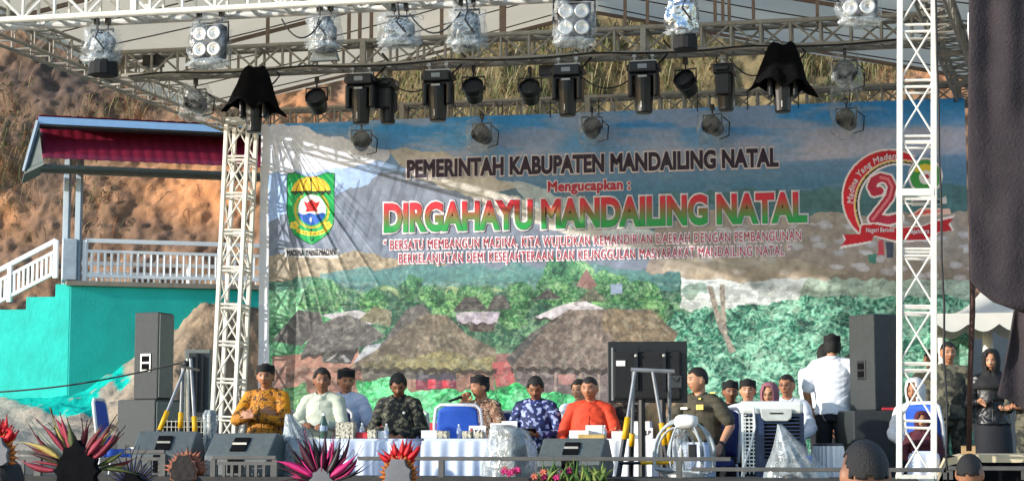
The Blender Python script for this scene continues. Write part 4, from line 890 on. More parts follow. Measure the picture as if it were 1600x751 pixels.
def person(label, px, ytop, y, pose='sit', rz=0, lean=0, side=0, head=(0, 0, 0), arms=None, shirt=None, trousers=None, sleeve='long', skin='mid', hair='short', cap=False,
           fat=1.0, build=1.0, floor=None, group=None, must=0, beard=0, height=None, collar=True, hijab=None, hands=None, sizek=None, feet=True, belt=None):
    fl = FL if floor is None else floor
    lean_ = lean
    sit = pose == 'sit'; hipz = .50 if sit else .93
    # spine in local metres, facing -y
    def up(h): return Vector((side*h, -lean*h, hipz+h*math.sqrt(max(.2, 1-lean*lean-side*side))))
    pel = Vector((0, 0, hipz)); wst = up(.17); che = up(.36); sho = up(.50); nb = up(.532)+Vector((0, .005, 0)); hd = up(.70)+Vector((0, -.03-lean*.03, -.01))
    hrot = rotm(*head); hd = nb+Vector((side*.1, -.022, .045))+hrot @ Vector((0, -.014, .098))
    topz = hd.z+(.132 if cap else .122)+(.0 if not hijab else .012)
    head_y = hd.y
    # scale
    cs, sn = math.cos(rz), math.sin(rz); yw = y+(hd.x*sn+hd.y*cs)
    pt = P(px, ytop, yw); s = (pt.z-fl)/topz; sz = sizek or s
    root = Vector((pt.x-(hd.x*cs-hd.y*sn)*s, y, fl))
    print('person %-60s scale %.2f' % (label[:60], s))
    t = thing('person', label, 'person', root, rz, group)
    J = dict(shL=sho+Vector((.160*build, 0, -.035)), shR=sho+Vector((-.160*build, 0, -.035)))
    if sit:
        J.update(hipL=Vector((.09, .0, hipz-.01)), hipR=Vector((-.09, 0, hipz-.01)), knL=Vector((.15, -.44, hipz+.01)), knR=Vector((-.15, -.44, hipz+.01)), anL=Vector((.14, -.42, .09)), anR=Vector((-.14, -.42, .09)))
    else:
        J.update(hipL=Vector((.09, 0, hipz-.03)), hipR=Vector((-.09, 0, hipz-.03)), knL=Vector((.105, -.01, .50)), knR=Vector((-.105, -.01, .50)), anL=Vector((.115, .02, .09)), anR=Vector((-.115, .02, .09)))
    A = arms or {}
    for S_, k in (('L', 1), ('R', -1)):
        d = A.get(S_)
        if d is None:
            if sit: d = (Vector((.245*k, -.06, hipz+.23)), Vector((.13*k, -.28, hipz+.13)), Vector((-.35*k, -.8, -.3)), Vector((-.2*k, .2, -1)), .5)
            else: d = (Vector((.235*k, .03, hipz+.19)), Vector((.235*k, -.03, hipz-.06)), Vector((0, -.1, -1)), Vector((-k, -.2, 0)), .45)
        else: d = tuple(Vector(q) if hasattr(q, '__len__') else q for q in d)
        J['el'+S_], J['wr'+S_], J['hd'+S_], J['hn'+S_], J['cu'+S_] = d
    V_ = lambda p: p*s
    sk = SKIN[skin]
    # --- body: one continuous skin surface
    g = G(); b = build
    tor = [(pel+Vector((0, .01, -.09)), .12, .09), (pel+Vector((0, .01, -.02)), .158, .112), (pel+Vector((0, 0, .06)), .155, .11), (wst, .142*b, .105*fat), (che, .165*b, .112), (sho+Vector((0, 0, -.05)), .145*b, .09), (sho+Vector((0, 0, .0)), .078, .06), (nb, .06, .058)]
    g.rings([(V_(c), Vector((rx*s, 0, 0)), Vector((0, ry*s, lean*ry*s))) for c, rx, ry in tor], 20)
    limb(g, [V_(nb+Vector((0, .01, -.05))), V_(nb), V_(nb+(hd-nb)*.45+Vector((0, .016, 0))), V_(hd+hrot @ Vector((0, .02, -.03)))], [.062*s, .056*s, .053*s, .05*s])
    head_geo(g, V_(hd), hrot, s, fat if fat < 1.1 else 1.08)
    for S_, k in (('L', 1), ('R', -1)):
        limb(g, [V_(sho+Vector((.07*k, 0, -.03))), V_(J['sh'+S_]+Vector((-.01*k, 0, -.005)))], [.044*s, .046*s]); limb(g, [V_(J['sh'+S_]), V_(J['el'+S_])], [.052*s, .041*s]); limb(g, [V_(J['el'+S_]), V_(J['el'+S_].lerp(J['wr'+S_], .3)), V_(J['wr'+S_])], [.041*s, .041*s, .027*s])
        limb(g, [V_(J['hip'+S_]), V_(J['kn'+S_])], [.082*s, .056*s]); limb(g, [V_(J['kn'+S_]), V_(J['kn'+S_].lerp(J['an'+S_], .3)), V_(J['an'+S_])], [.054*s, .056*s, .036*s])
        limb(g, [V_(J['an'+S_]+Vector((0, .03, -.04))), V_(J['an'+S_]+Vector((.01*k, -.14, -.055)))], [.036*s, .03*s])
        hand_geo(g, V_(J['wr'+S_]), J['hd'+S_], J['hn'+S_], k, s, J['cu'+S_])
    me = voxel(g, 'body', .0072*s, 2); vcol(me, face_paint(me, V_(hd), hrot, s, sk, beard, must))
    link('body', me, m_skin, t, smooth=True)
    # --- clothes
    def cloth(gg, name, mat, vox=.010, amp=.012, sc_=7, parent=None):
        m_ = voxel(gg, name, vox*s, 2); co = cos_(m_); nn = np.empty(len(co)*3, np.float32); m_.vertices.foreach_get('normal', nn); nn = nn.reshape(-1, 3)
        u = co[:, 0]*sc_+co[:, 2]*sc_*.4+px*.13; v = co[:, 2]*sc_*1.8+co[:, 1]*sc_
        f_ = (1-np.abs(2*fbm(u+.8*np.sin(v*.9), v*.8, 3, int(px) % 97)-1)*1.9); co2 = co+nn*(f_*amp)[:, None]; m_.vertices.foreach_set('co', co2.ravel()); m_.update()
        return link(name, m_, mat, parent or t, smooth=True)
    if shirt is not None:
        g = G(); e_ = .017; low = -.03 if not sit else -.06
        pb = Vector((0, 0, 0)); bel = fat-1
        tt = [(pel+Vector((0, .0, low)), .172 if sit else .190, .148), (pel+Vector((0, -bel*.06, .04)), .176+bel*.05, .134+bel*.1), (wst+Vector((0, -bel*.10, -.02)), .163*b+bel*.08, .124+bel*.14), (che, .174*b, .126+bel*.03), (sho+Vector((0, 0, -.06)), .158*b, .106), (sho+Vector((0, 0, .015)), .098*b, .08), (nb+Vector((0, 0, .003)), .066, .064)]
        g.rings([(V_(c), Vector((rx*s, 0, 0)), Vector((0, ry*s, lean*ry*s))) for c, rx, ry in tt], 22)
        for S_, k in (('L', 1), ('R', -1)):
            sh_, el_2, wr_ = J['sh'+S_], J['el'+S_], J['wr'+S_]
            limb(g, [V_(sho+Vector((.07*k, 0, -.012))), V_(sh_)], [.064*s, .063*s])
            if sleeve == 'long': limb(g, [V_(sh_), V_(el_2)], [.062*s, .051*s]); limb(g, [V_(el_2), V_(el_2.lerp(wr_, .92))], [.051*s, .038*s])
            elif sleeve == 'roll': limb(g, [V_(sh_), V_(el_2)], [.062*s, .051*s]); limb(g, [V_(el_2), V_(el_2.lerp(wr_, .4))], [.051*s, .047*s])
            else: limb(g, [V_(sh_), V_(sh_.lerp(el_2, .78))], [.063*s, .063*s])
        so_ = cloth(g, 'shirt', shirt)
        if collar:
            g = G(); n = 20; a_ = []
            for r_, z_ in ((.066, -.012), (.064, .032), (.072, .034), (.082, -.004)):
                for k in range(n):
                    th = 6.2832*k/n; fr = max(0, -math.sin(th)); a_.append(V_(nb+Vector((r_*math.cos(th), r_*math.sin(th)*1.03-.004, z_-.04*fr**3))))
            g._loft(a_, 4, n); g.build('collar', shirt, so_, smooth=True)
        if sleeve != 'short' or True:
            g = G()
            pts = []
            for q in np.linspace(.04, .93, 12):
                a0 = [c for c, _, _ in tt]; i_ = q*(len(tt)-1); i0 = int(i_); fr = i_-i0; c_ = tt[i0][0].lerp(tt[min(i0+1, 6)][0], fr); ry = tt[i0][2]*(1-fr)+tt[min(i0+1, 6)][2]*fr
                pts.append(V_(c_+Vector((.004, -ry-.004, -lean*ry))))
            g.path(pts, .006*s, 6); g.build('button_band', shirt, so_, smooth=True)
    g = G()
    g.rings([(V_(pel+Vector((0, .01, -.11))), Vector((.14*s, 0, 0)), Vector((0, .11*s, 0))), (V_(pel+Vector((0, .01, 0))), Vector((.168*s, 0, 0)), Vector((0, .122*s, 0))), (V_(pel+Vector((0, .005, .07))), Vector((.163*s, 0, 0)), Vector((0, .12*s, 0)))], 20)
    for S_ in 'LR':
        limb(g, [V_(J['hip'+S_]), V_(J['kn'+S_])], [.100*s, .072*s]); limb(g, [V_(J['kn'+S_]), V_(J['an'+S_]+Vector((0, 0, .02)))], [.073*s, .058*s])
    tr_ = cloth(g, 'trousers', trousers or m_trous, .012, .006, 8)
    if belt:
        g = G(); g.rings([(V_(pel+Vector((0, .0, z_))), Vector((.178*s, 0, 0)), Vector((0, .133*s, 0))) for z_ in (.045, .085)], 22); g.build('belt', belt, t, smooth=True)
    for S_ in 'LR':
        g = G(); an = J['an'+S_]; g.rings([(V_(an+Vector((0, .055-.27*q, -.045-.0))), Vector((w_*s, 0, 0)), Vector((0, 0, h_*s))) for q, w_, h_ in ((0, .02, .025), (.05, .038, .042), (.4, .042, .045), (.7, .05, .035), (.95, .042, .028), (1.03, .02, .015))], 14); g.build('shoe', m_shoe, t, smooth=True)
    if hijab is not None:
        g = G(); n, m = 34, 22; vs = []; kp = []
        prof = [(0.005, .138), (.05, .130), (.085, .10), (.100, .05), (.104, 0), (.100, -.05), (.094, -.10), (.105, -.135), (.16, -.19), (.20, -.25), (.22, -.31)]
        for i, (r_, z_) in enumerate(prof):
            for k in range(n):
                th = 6.2832*k/n; q = 1+.05*math.sin(th*6+z_*20)*(z_ < -.1); yy = r_*math.sin(th)*(1.14 if z_ > -.11 else .75)*q
                c_ = V_(hd)+(hrot @ Vector((r_*math.cos(th)*q*.94, yy+.008, z_)))*s if z_ > -.12 else V_(hd+Vector((r_*math.cos(th)*q, yy+.02, z_)))
                vs.append(c_); kp.append(not (math.sin(th) < -.0 and abs(r_*math.cos(th)) < .062*math.sqrt(max(0, 1-((z_+.012)/.094)**2)) and z_ > -.105))
        f = [(i*n+k, i*n+(k+1) % n, (i+1)*n+(k+1) % n, (i+1)*n+k) for i in range(len(prof)-1) for k in range(n)]
        g.add(vs, [q for q in f if sum(kp[a] for a in q) >= 3]); g.build('headscarf', hijab, t, smooth=True, solid=.01)
    else:
        if hair: hair_obj(hair if hair in ('back', 'crop', 'fade') else 'full', V_(hd), hrot, s, min(fat, 1.06), t)
        if cap: cap_obj(V_(hd), hrot @ Matrix.Rotation(R(-4), 3, 'X'), s*1.02, t)
    t['_s'] = s; return t, dict(J, hd=hd, nb=nb, che=che, wst=wst, s=s, hrot=hrot, sho=sho, pel=pel)
def onp(t, J, p): return t.matrix_basis @ (Vector(p)*J['s'])
def local_part(t, J, name, mat, fn, **k):
    g = G(); fn(g); g.v = [tuple(Vector(p)*J['s']) for p in g.v]; return g.build(name, mat, t, **k)
def glasses(t, J):
    def fn(g):
        for sx in (-1, 1):
            c = J['hd']+J['hrot'] @ Vector((sx*.032, -.099, .006)); n = 12; pts = [c+J['hrot'] @ Vector((.02*math.cos(6.2832*k/n), 0, .015*math.sin(6.2832*k/n))) for k in range(n+1)]; g.path(pts, .0022, 5)
            g.tube(c+J['hrot'] @ Vector((sx*.02, 0, .005)), J['hd']+J['hrot'] @ Vector((sx*.078, .0, .01)), .002, n=5)
        g.tube(J['hd']+J['hrot'] @ Vector((-.012, -.101, .008)), J['hd']+J['hrot'] @ Vector((.012, -.101, .008)), .002, n=5)
    local_part(t, J, 'glasses', m_black, fn)
# ------------------------------------------------------------------ chairs
def chair(label, p, rz, seatz=.47, cover=None, group='covered banquet chairs'):
    t = thing('banquet_chair', label, 'chair', p, rz, group); cover = cover or m_blue
    for sx in (-1, 1):
        g = G(); g.path([(sx*.2, -.21, 0), (sx*.19, -.19, seatz-.03)], .011, 8); g.build('leg', m_chairw, t)
        g = G(); g.path([(sx*.2, .24, 0), (sx*.19, .19, seatz-.03)], .011, 8); g.build('leg', m_chairw, t)
    g = G(); g.rings([((0, 0, seatz-.05+z), Vector((.215*k, 0, 0)), Vector((0, .215*k, 0))) for z, k in ((0, .93), (.012, 1), (.05, 1), (.07, .9))], 24)
    g.v = [(max(-.19, min(.19, x*1.15)), max(-.19, min(.19, y*1.15)), z) for x, y, z in g.v]; g.build('seat', cover, t, smooth=True)
    g = G(); pts = [(-.20, .20, seatz-.02), (-.205, .245, seatz+.3), (-.19, .265, seatz+.42), (-.15, .27, seatz+.45), (.15, .27, seatz+.45), (.19, .265, seatz+.42), (.205, .245, seatz+.3), (.20, .20, seatz-.02)]; g.path(pts, .016, 8); g.build('back_frame', m_chairw, t, smooth=True)
    g = G()
    g.grid(lambda u, v: Vector(((u-.5)*.37*(1-.10*v**4), .205+.06*v+.018*math.sin(u*3.14), seatz+.04+v*.40-.03*(2*u-1)**4*v)), 14, 10)
    g.build('backrest', cover, t, smooth=True, solid=.035); return t
m_y = batik('mustard batik', ['b87408', '8c5208', 'c98a1e', '5e3a10'], 20, .75, 'noise'); m_ysl = M('mustard sleeve', 'd08a0a', .75, bump=.25, bscale=16)
m_sage = M('sage shirt cotton', 'b9bfae', .8, var=.06, bump=.25, bscale=14); m_wsh = M('white shirt cotton', 'dfe3ea', .8, var=.04, bump=.25, bscale=14); m_lbl = M('pale blue shirt cotton', 'b6c2da', .8, var=.05, bump=.25, bscale=14)
m_bbat = batik('black batik', ['17181a', '0f1011', '2b2d24', '5f5d48'], 26, .75, 'noise'); m_brbat = batik('brown batik', ['6a4632', 'a88468', '4a2f22', 'b09680'], 20, .7, 'noise')
m_nbat = batik('navy batik', ['141d44', '18265c', '1f3070', '9aa4c4'], 24, .7, 'noise'); m_org = M('orange shirt cotton', 'cc3d1a', .75, var=.1, bump=.25, bscale=14)
m_camo = batik('camouflage', ['34352c', '22241e', '4c4a3c', '615d4c'], 14, .8, 'noise'); m_olive = M('olive drab uniform', '433f31', .8, var=.12, bump=.25, bscale=16); m_khaki = M('khaki uniform', 'a98d68', .8, bump=.2)
m_dbat = batik('dark brown batik', ['241c18', '4a382c', '15110f', '7a6450'], 14, .75, 'noise')
m_pinkh = M('dusty pink headscarf', '8d5a66', .85, var=.1, bump=.2); m_blkh = M('black headscarf', '101013', .8); m_leather = M('black jacket', '131417', .4, var=.3, bump=.4, bscale=12); m_whh = M('white headscarf', 'd8d4d2', .85); m_maroonc = M('maroon dress', '4a1220', .8)
m_greytr = M('grey trousers', '3f474c', .85, var=.12, bump=.2); m_navyc = M('dark navy suit', '16181f', .8)
H5 = .50
def lap(k, dx=0, dz=0): return (((.25)*k, -.10, H5+.22), ((.12)*k+dx, -.30, H5+.14+dz), (-.45*k, -.8, -.25), (-.2*k, .1, -1), .5)
# front row, left to right
t, J = person('man in mustard batik shirt and black cap sitting with folded arms beside the left tower', 415, 566, 17.15, lean=-.06, head=(R(10), R(4), 0), shirt=m_y, sleeve='long', cap=True, hair='short', trousers=m_greytr,
    arms=dict(L=((.25, -.10, H5+.24), (-.02, -.23, H5+.29), (-1, .05, .1), (.1, 1, -.2), .25), R=((-.25, -.10, H5+.25), (.03, -.20, H5+.33), (1, .1, -.15), (0, 1, 0), .2)))
for S_, k in (('L', 1), ('R', -1)):
    local_part(t, J, 'sleeve', m_ysl, lambda g: (g.path([J['sh'+S_]+Vector((.012*k, 0, .01)), J['el'+S_]+Vector((.004*k, 0, 0))], [.066, .056], 14, 1), g.path([J['el'+S_], J['el'+S_].lerp(J['wr'+S_], .85)], [.056, .043], 12, 1)), smooth=True, sub=1)
chair_pos = [(t, 'navy covered chair under the man in mustard batik')]
t, J = person('bareheaded man in sage green shirt sitting at the left table', 503, 574, 16.6, head=(R(22), R(3), 0), shirt=m_sage, lean=.08, hair='short', skin='dark',
    arms=dict(L=((.26, -.16, H5+.2), (.16, -.40, H5+.24), (-.3, -.9, -.1), (-.2, 0, -1), .5), R=((-.26, -.12, H5+.2), (-.06, -.38, H5+.24), (.5, -.8, 0), (.2, 0, -1), .5)))
chair_pos.append((t, 'navy covered chair under the man in the sage shirt'))
t, J = person('man in white shirt and black cap sitting behind the man in sage green shirt', 541, 573, 17.3, head=(R(30), R(10), 0), shirt=m_lbl, sleeve='short', cap=True, hair='short', lean=.05,
    arms=dict(L=((.28, -.06, H5+.2), (.23, -.26, H5+.12), (-.2, -.8, -.5), (-.4, 0, -1), .5), R=lap(-1)))
chair_pos.append((t, 'navy covered chair behind the left table'))
t, J = person('man in black batik shirt sitting with bowed head and hands in his lap', 622, 582, 16.5, head=(R(14), R(30), 0), shirt=m_bbat, hair='full', skin='dark', lean=.05,
    arms=dict(L=((.26, -.06, H5+.22), (.10, -.27, H5+.16), (-.5, -.6, -.6), (-.3, .2, -1), .5), R=((-.26, -.06, H5+.22), (-.02, -.26, H5+.16), (.4, -.6, -.7), (.3, .2, -1), .5)))
chair_pos.append((t, 'navy covered chair under the man in black batik'))
local_part(t, J, 'badge', m_reflector, lambda g: g.ell(J['che']+Vector((.09, -.135, .02)), (.016, .006, .018)))
t, J = person('man in brown batik shirt and black cap speaking into a microphone', 749, 584, 16.5, rz=R(-20), head=(R(-22), R(4), 0), shirt=m_brbat, cap=True, hair='short', lean=.04,
    arms=dict(R=((-.22, -.20, H5+.30), (-.10, -.22, H5+.52), (.45, -.1, .85), (.6, -.5, 0), .95), L=((.27, -.04, H5+.22), (.20, -.26, H5+.14), (-.2, -.9, -.3), (-.2, 0, -1), .5)))
chair_pos.append((t, 'navy covered chair under the man with the microphone'))
a_ = onp(t, J, J['hd']+J['hrot'] @ Vector((-.01, -.125, -.066))); c_ = onp(t, J, Vector(J['wrR'])+Vector((.0, -.03, .05)))
g = G(); d_ = (c_-a_).normalized(); g.path([a_, a_+d_*.03, a_+d_*.05, a_+d_*.22], [.022, .024, .015, .011], 12, 1); o = g.build('microphone', m_black, smooth=True); tag(o, 'black handheld microphone at the mouth of the man in brown batik', 'microphone')
t, J = person('man in navy batik shirt looking down at a phone', 836, 587, 16.4, head=(R(8), R(24), 0), shirt=m_nbat, hair='short', must=1, skin='dark', lean=.05,
    arms=dict(L=((.27, -.08, H5+.2), (.08, -.30, H5+.18), (-.6, -.6, .1), (-.2, -.1, 1), .7), R=((-.27, -.08, H5+.2), (-.04, -.30, H5+.18), (.6, -.6, .1), (.2, -.1, 1), .7)))
chair_pos.append((t, 'navy covered chair under the man in navy batik'))
q = onp(t, J, (.0, -.40, H5+.23)); g = G(); g.box((0, 0, 0), (.14, .07, .01), Matrix.Rotation(R(-35), 3, 'X')); o = g.build('phone', m_black, bevel=.003); o.location = q; tag(o, 'black phone held flat by the man in navy batik', 'phone')
t, J = person('stout man in bright orange shirt with a phone in his lap', 921, 588, 16.3, head=(R(-6), R(6), 0), shirt=m_org, hair='crop', skin='mid', fat=1.25, build=1.12, lean=-.03,
    arms=dict(L=((.29, -.06, H5+.2), (.13, -.30, H5+.17), (-.6, -.6, -.05), (-.2, -.1, 1), .6), R=((-.30, -.04, H5+.18), (-.2, -.26, H5+.10), (.2, -.8, -.5), (.2, 0, -1), .5)))
chair_pos.append((t, 'navy covered chair under the man in orange'))
q = onp(t, J, (.06, -.385, H5+.22)); g = G(); g.box((0, 0, 0), (.07, .012, .13), Matrix.Rotation(R(40), 3, 'Y')); o = g.build('phone', m_black, bevel=.003); o.location = q; tag(o, 'dark phone in the hand of the man in orange', 'phone')
person('man half hidden behind the left shoulder of the man in orange', 905, 592, 17.4, head=(R(-15), 0, 0), shirt=m_wsh, hair='short', skin='light')
t, J = person('person in dark brown batik sitting behind the television with clasped hands', 968, 592, 16.6, head=(R(10), R(8), 0), shirt=m_dbat, hair='short', cap=False,
    arms=dict(L=((.27, -.12, H5+.22), (.10, -.34, H5+.22), (-.7, -.5, .2), (0, -.3, 1), .5), R=((-.27, -.12, H5+.22), (-.06, -.34, H5+.22), (.7, -.5, .2), (0, -.3, 1), .5)))
chair_pos.append((t, 'navy covered chair behind the television'))
t, J = person('person in khaki uniform sitting behind the television and the striped stand', 1040, 590, 16.7, head=(R(0), R(5), 0), shirt=m_khaki, sleeve='short', hair='short')
chair_pos.append((t, 'navy covered chair under the person in khaki'))
# officer
t, J = person('officer in olive uniform with medals leaning forward on his seat', 1089, 573, 16.1, rz=R(-24), lean=.20, head=(R(-34), R(2), R(4)), shirt=m_olive, trousers=m_olive, sleeve='short', hair='crop', skin='light', build=1.1, fat=1.08, belt=m_black,
    arms=dict(L=((.30, -.06, H5+.24), (.27, -.20, H5+.06), (-.1, -.6, -.8), (-.8, .3, 0), .6), R=((-.27, -.24, H5+.22), (-.16, -.46, H5+.10), (.2, -.9, -.3), (.3, 0, -1), .5)))
chair_pos.append((t, 'navy covered chair under the officer'))
def medals(g):
    for i in range(3):
        for j in range(3): g.box(J['che']+Vector((.055+.026*i, -.141-.02*j*0-.03, .075-.016*j)), (.022, .008, .012))
local_part(t, J, 'medal_bar', M('gold medal ribbons', 'c9a640', .4, .3), medals)
local_part(t, J, 'name_tag', m_reflector, lambda g: g.box(J['che']+Vector((-.09, -.168, .05)), (.07, .008, .016)))
local_part(t, J, 'badge', m_red, lambda g: (g.ell(J['che']+Vector((-.07, -.170, -.03)), (.016, .006, .018)), g.ell(J['che']+Vector((.03, -.172, -.09)), (.018, .006, .022))))
local_part(t, J, 'collar_badge', M('gold badge', 'd8a83a', .35, .6), lambda g: (g.box(J['nb']+Vector((.05, -.085, -.03)), (.02, .008, .012)), g.box(J['sho']+Vector((.17, -.03, .055)), (.05, .07, .008)), g.box(J['sho']+Vector((-.17, -.03, .055)), (.05, .07, .008))))
local_part(t, J, 'wristwatch', m_black, lambda g: g.tube(Vector(J['wrL'])+Vector((0, .02, .03)), Vector(J['wrL'])+Vector((0, .01, .0)), .033, n=12))
# back rows at right
person('man in black cap sitting just behind the shoulder of the officer', 1141, 592, 17.3, head=(R(16), R(4), 0), shirt=m_navyc, cap=True, hair='short', skin='dark', must=1)
person('man in white shirt and black cap sitting behind the air cooler', 1168, 590, 16.9, head=(R(4), R(2), 0), shirt=m_wsh, cap=True, hair='short', skin='light')
t, J = person('woman in dusty pink headscarf and glasses behind the air cooler', 1202, 597, 16.9, head=(R(-10), R(6), 0), shirt=m_pinkh, hijab=m_pinkh, skin='light', collar=False); glasses(t, J)
t, J = person('bareheaded man with glasses and white shirt right of the woman in pink headscarf', 1229, 584, 17.4, head=(R(-14), R(0), 0), shirt=m_wsh, hair='crop', skin='mid'); glasses(t, J)
# standing pair seen from behind
DOWN = lambda k, f=.0: ((.24*k, .02, 1.13), (.27*k, -.06, .90), (-.05*k, -.25, -1), (-k, 0, 0), .5)
t, J = person('man in white short sleeved shirt and black cap standing with his back to us', 1300, 520, 17.5, 'stand', rz=R(176), head=(R(0), R(0), 0), shirt=m_wsh, sleeve='short', cap=True, hair='back', arms=dict(R=((-.27, -.02, 1.12), (-.17, -.20, .97), (.8, -.5, -.1), (.2, 0, -1), .5), L=((.27, .0, 1.12), (.25, -.16, .93), (-.2, -.9, -.4), (-.8, 0, 0), .5)), build=1.14)
person('second man in white shirt half hidden left of the standing man in cap', 1290, 537, 18.3, 'stand', rz=R(165), head=(R(-20), 0, 0), shirt=m_wsh, sleeve='long', hair='back', build=1.55)
person('dark suited man in shade between the standing man in cap and right loudspeaker', 1329, 553, 18.2, 'stand', rz=R(10), shirt=m_navyc, hair='short', skin='dark')
# behind the right tower and at the right wing
person('woman in white headscarf sitting behind the right tower', 1429, 590, 16.6, shirt=m_whh, hijab=m_whh, skin='mid', head=(R(-20), R(8), 0), collar=False)
t, J = person('woman in maroon dress sitting low behind the cross braces of the right tower', 1440, 642, 15.6, shirt=m_maroonc, trousers=m_maroonc, hijab=m_maroonc, skin='mid', collar=False, lean=.1)
person('soldier in camouflage standing behind the brown pole at right', 1481, 533, 17.0, 'stand', rz=R(-8), head=(R(24), R(2), 0), shirt=m_camo, trousers=m_camo, hair='crop', skin='mid', build=1.1)
person('man in grey green uniform standing behind the right tower beside the soldier', 1455, 545, 17.9, 'stand', rz=R(10), head=(R(10), 0, 0), shirt=m_olive, hair='crop', skin='dark')
t, J = person('woman in black headscarf and black jacket standing at far right', 1548, 545, 16.6, 'stand', rz=R(-4), head=(R(-4), R(4), 0), shirt=m_leather, trousers=m_navyc, hijab=m_blkh, skin='light', collar=False,
    arms=dict(R=((-.24, -.04, 1.13), (-.15, -.17, 1.14), (.6, -.6, .3), (.3, -.5, 0), .8), L=((.25, 0, 1.13), (.17, -.2, 1.06), (-.5, -.7, 0), (0, 0, 1), .5)))
g = G(); n = 20; s_ = J['s']
g.rings([((0, .0, z*s_), Vector((r_*s_, 0, 0)), Vector((0, r_*.75*s_, 0))) for r_, z in ((.17, 1.0), (.2, .8), (.22, .4), (.25, .06))], n); g.build('skirt', m_navyc, t, smooth=True)
t, J = person('person in camouflage half hidden behind the hanging dark cloth at far right', 1608, 548, 15.8, 'stand', rz=R(-30), shirt=m_camo, trousers=m_camo, hair='crop', arms=dict(R=((-.25, -.06, 1.13), (-.12, -.3, 1.12), (.3, -.9, 0), (.3, 0, -1), .5), L=((.24, -.05, 1.13), (.05, -.3, 1.10), (-.5, -.8, 0), (0, 0, 1), .5)))
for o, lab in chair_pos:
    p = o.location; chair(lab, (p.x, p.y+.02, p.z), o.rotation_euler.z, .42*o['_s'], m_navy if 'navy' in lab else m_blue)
for o in COL.objects:
    if '_s' in o: del o['_s']
q = P(717, 690, 15.95); chair('empty bright blue chair left of the man with the microphone', (q.x, 15.95, FL), R(192), .42)
q = P(200, 690, 15.2); chair('blue chair with white frame seen from the side at the far left of the stage', (q.x, 15.2, FL+.05), R(100), .42)
q = P(1258, 690, 15.6); chair('blue chair with white frame seen edge on right of the air cooler', (q.x, 15.6, FL), R(110), .42)
q = P(1477, 690, 15.9); chair('bright blue chair with white frame right behind the right tower', (q.x, 15.9, FL), R(135), .42)
# ------------------------------------------------------------------ audience in front, seen from behind
m_orsh = M('amber shirt', 'c98a1c', .8, bump=.2); m_dark = M('dark costume cloth', '141318', .85, bump=.3)
person('close cropped man in the audience, large head in front of the right tower', 1350, 686, 6.75, 'stand', rz=R(196), head=(R(-3), R(-5), 0), shirt=m_navyc, hair='fade', beard=2, floor=0, skin='mid')
person('smaller close cropped audience head above an amber shirt at the lower right', 1515, 708, 11.6, 'stand', rz=R(170), head=(R(-4), R(-4), 0), shirt=m_orsh, hair='fade', beard=2, floor=0, skin='mid')
def blade(g, a, d, L, w_, bend_, n=8):                  # one curved feather
    d = d.normalized(); sd = d.cross(Vector((0, 1, 0)))
    sd = sd.normalized() if sd.length > .01 else Vector((1, 0, 0)); up = Vector((0, 0, 1)); pts = []
    p = a.copy(); vs = []
    for i in range(n+1):
        k = i/n; wd = w_*(math.sin(min(1, k*1.05+.10)*3.05)*.85+.10+.12*math.sin(k*9+L*70))*(1-k**2.5); sd = d.cross(Vector((0, 1, 0))).normalized()
        vs += [p-sd*wd, p+Vector((0, -.006, 0)), p+sd*wd, p+Vector((0, .006, 0))]
        p = p+d*L/n; d = (d+bend_*(1/n)).normalized()
    g._loft(vs, n+1, 4)
def dancer(label, px, ytop, y, fan_mat, fan_r, cup=None):
    t, J = person(label, px, ytop, y, 'stand', rz=R(180+random.uniform(-8, 8)), shirt=m_dark, trousers=m_dark, hair='back', floor=0, skin='mid', group='costumed dancers seen from behind')
    return t, J
def headdress(t, J, c_off, rad, nscal, mat, edge=None, thick=.05):
    s = J['s']; c = Vector((J['hd'].x*s, J['hd'].y*s+.115, J['hd'].z*s+c_off)); poly = []; N_ = nscal*8
    for i in range(N_+1):
        a = -.25*math.pi+1.5*math.pi*i/N_; rr = rad*(1-.16*abs(math.sin(a*0+i/8*math.pi+math.pi/2)))*(1+.28*max(0, math.sin(a))**6)
        poly.append((rr*math.cos(a), rr*math.sin(a)))
    g = G(); g.prism([(c.x+x, c.y, c.z+z) for x, z in poly], (0, -thick, 0)); hdp = g.build('headdress', mat, t)
    if edge:
        g = G(); g.path([(c.x+x*1.0, c.y-.01, c.z+z*1.0) for x, z in poly], .007, 5); g.build('trim', edge, hdp)
    return hdp, c
def feather(hdp, c, a, r0, L, w_, mat, bend_, yo=0):
    g = G(); d = Vector((math.cos(a), 0, math.sin(a))); blade(g, c+d*r0+Vector((0, -.03+yo, 0)), d, L, w_, bend_); g.build('feather', mat, hdp, smooth=True)
fm = [M('dark red feather', '6e1420', .6, trans=.2), M('olive feather', '4a5420', .6, trans=.2), M('yellow feather', 'c9b060', .6, trans=.2), M('dark brown feather', '38201a', .6), M('pink red feather', '9a2c40', .6, trans=.2), M('cream feather', 'cfd0ac', .6, trans=.2)]
# big black scalloped headdress with feathers
t, J = dancer('dancer wearing a large black scalloped headdress with red, yellow and green feathers', 134, 739, 8.3, None, 0)
kx = mpp(134, 8.3)
hdp, c = headdress(t, J, .13, .115, 9, m_cloth)
rs = random.Random(5)
for k in range(46):
    px_ = rs.uniform(-1, 1); a = math.pi/2+rs.choice([-1, 1])*abs(px_)**.8*1.55
    side_ = math.cos(a); L = (.20 if abs(side_) < .5 else .24)*rs.uniform(.7, 1.15)*(1.1 if side_ > .3 else .85)
    if math.sin(a) > .85 and rs.random() < .5: continue
    feather(hdp, c, a, .098, L, rs.uniform(.006, .021), rs.choice(fm if side_ > 0 else fm[:4]+[fm[0], fm[4]]), Vector((rs.uniform(-.5, .5)+side_*.3, 0, rs.uniform(-.5, 1.2))), rs.uniform(-.06, .03))
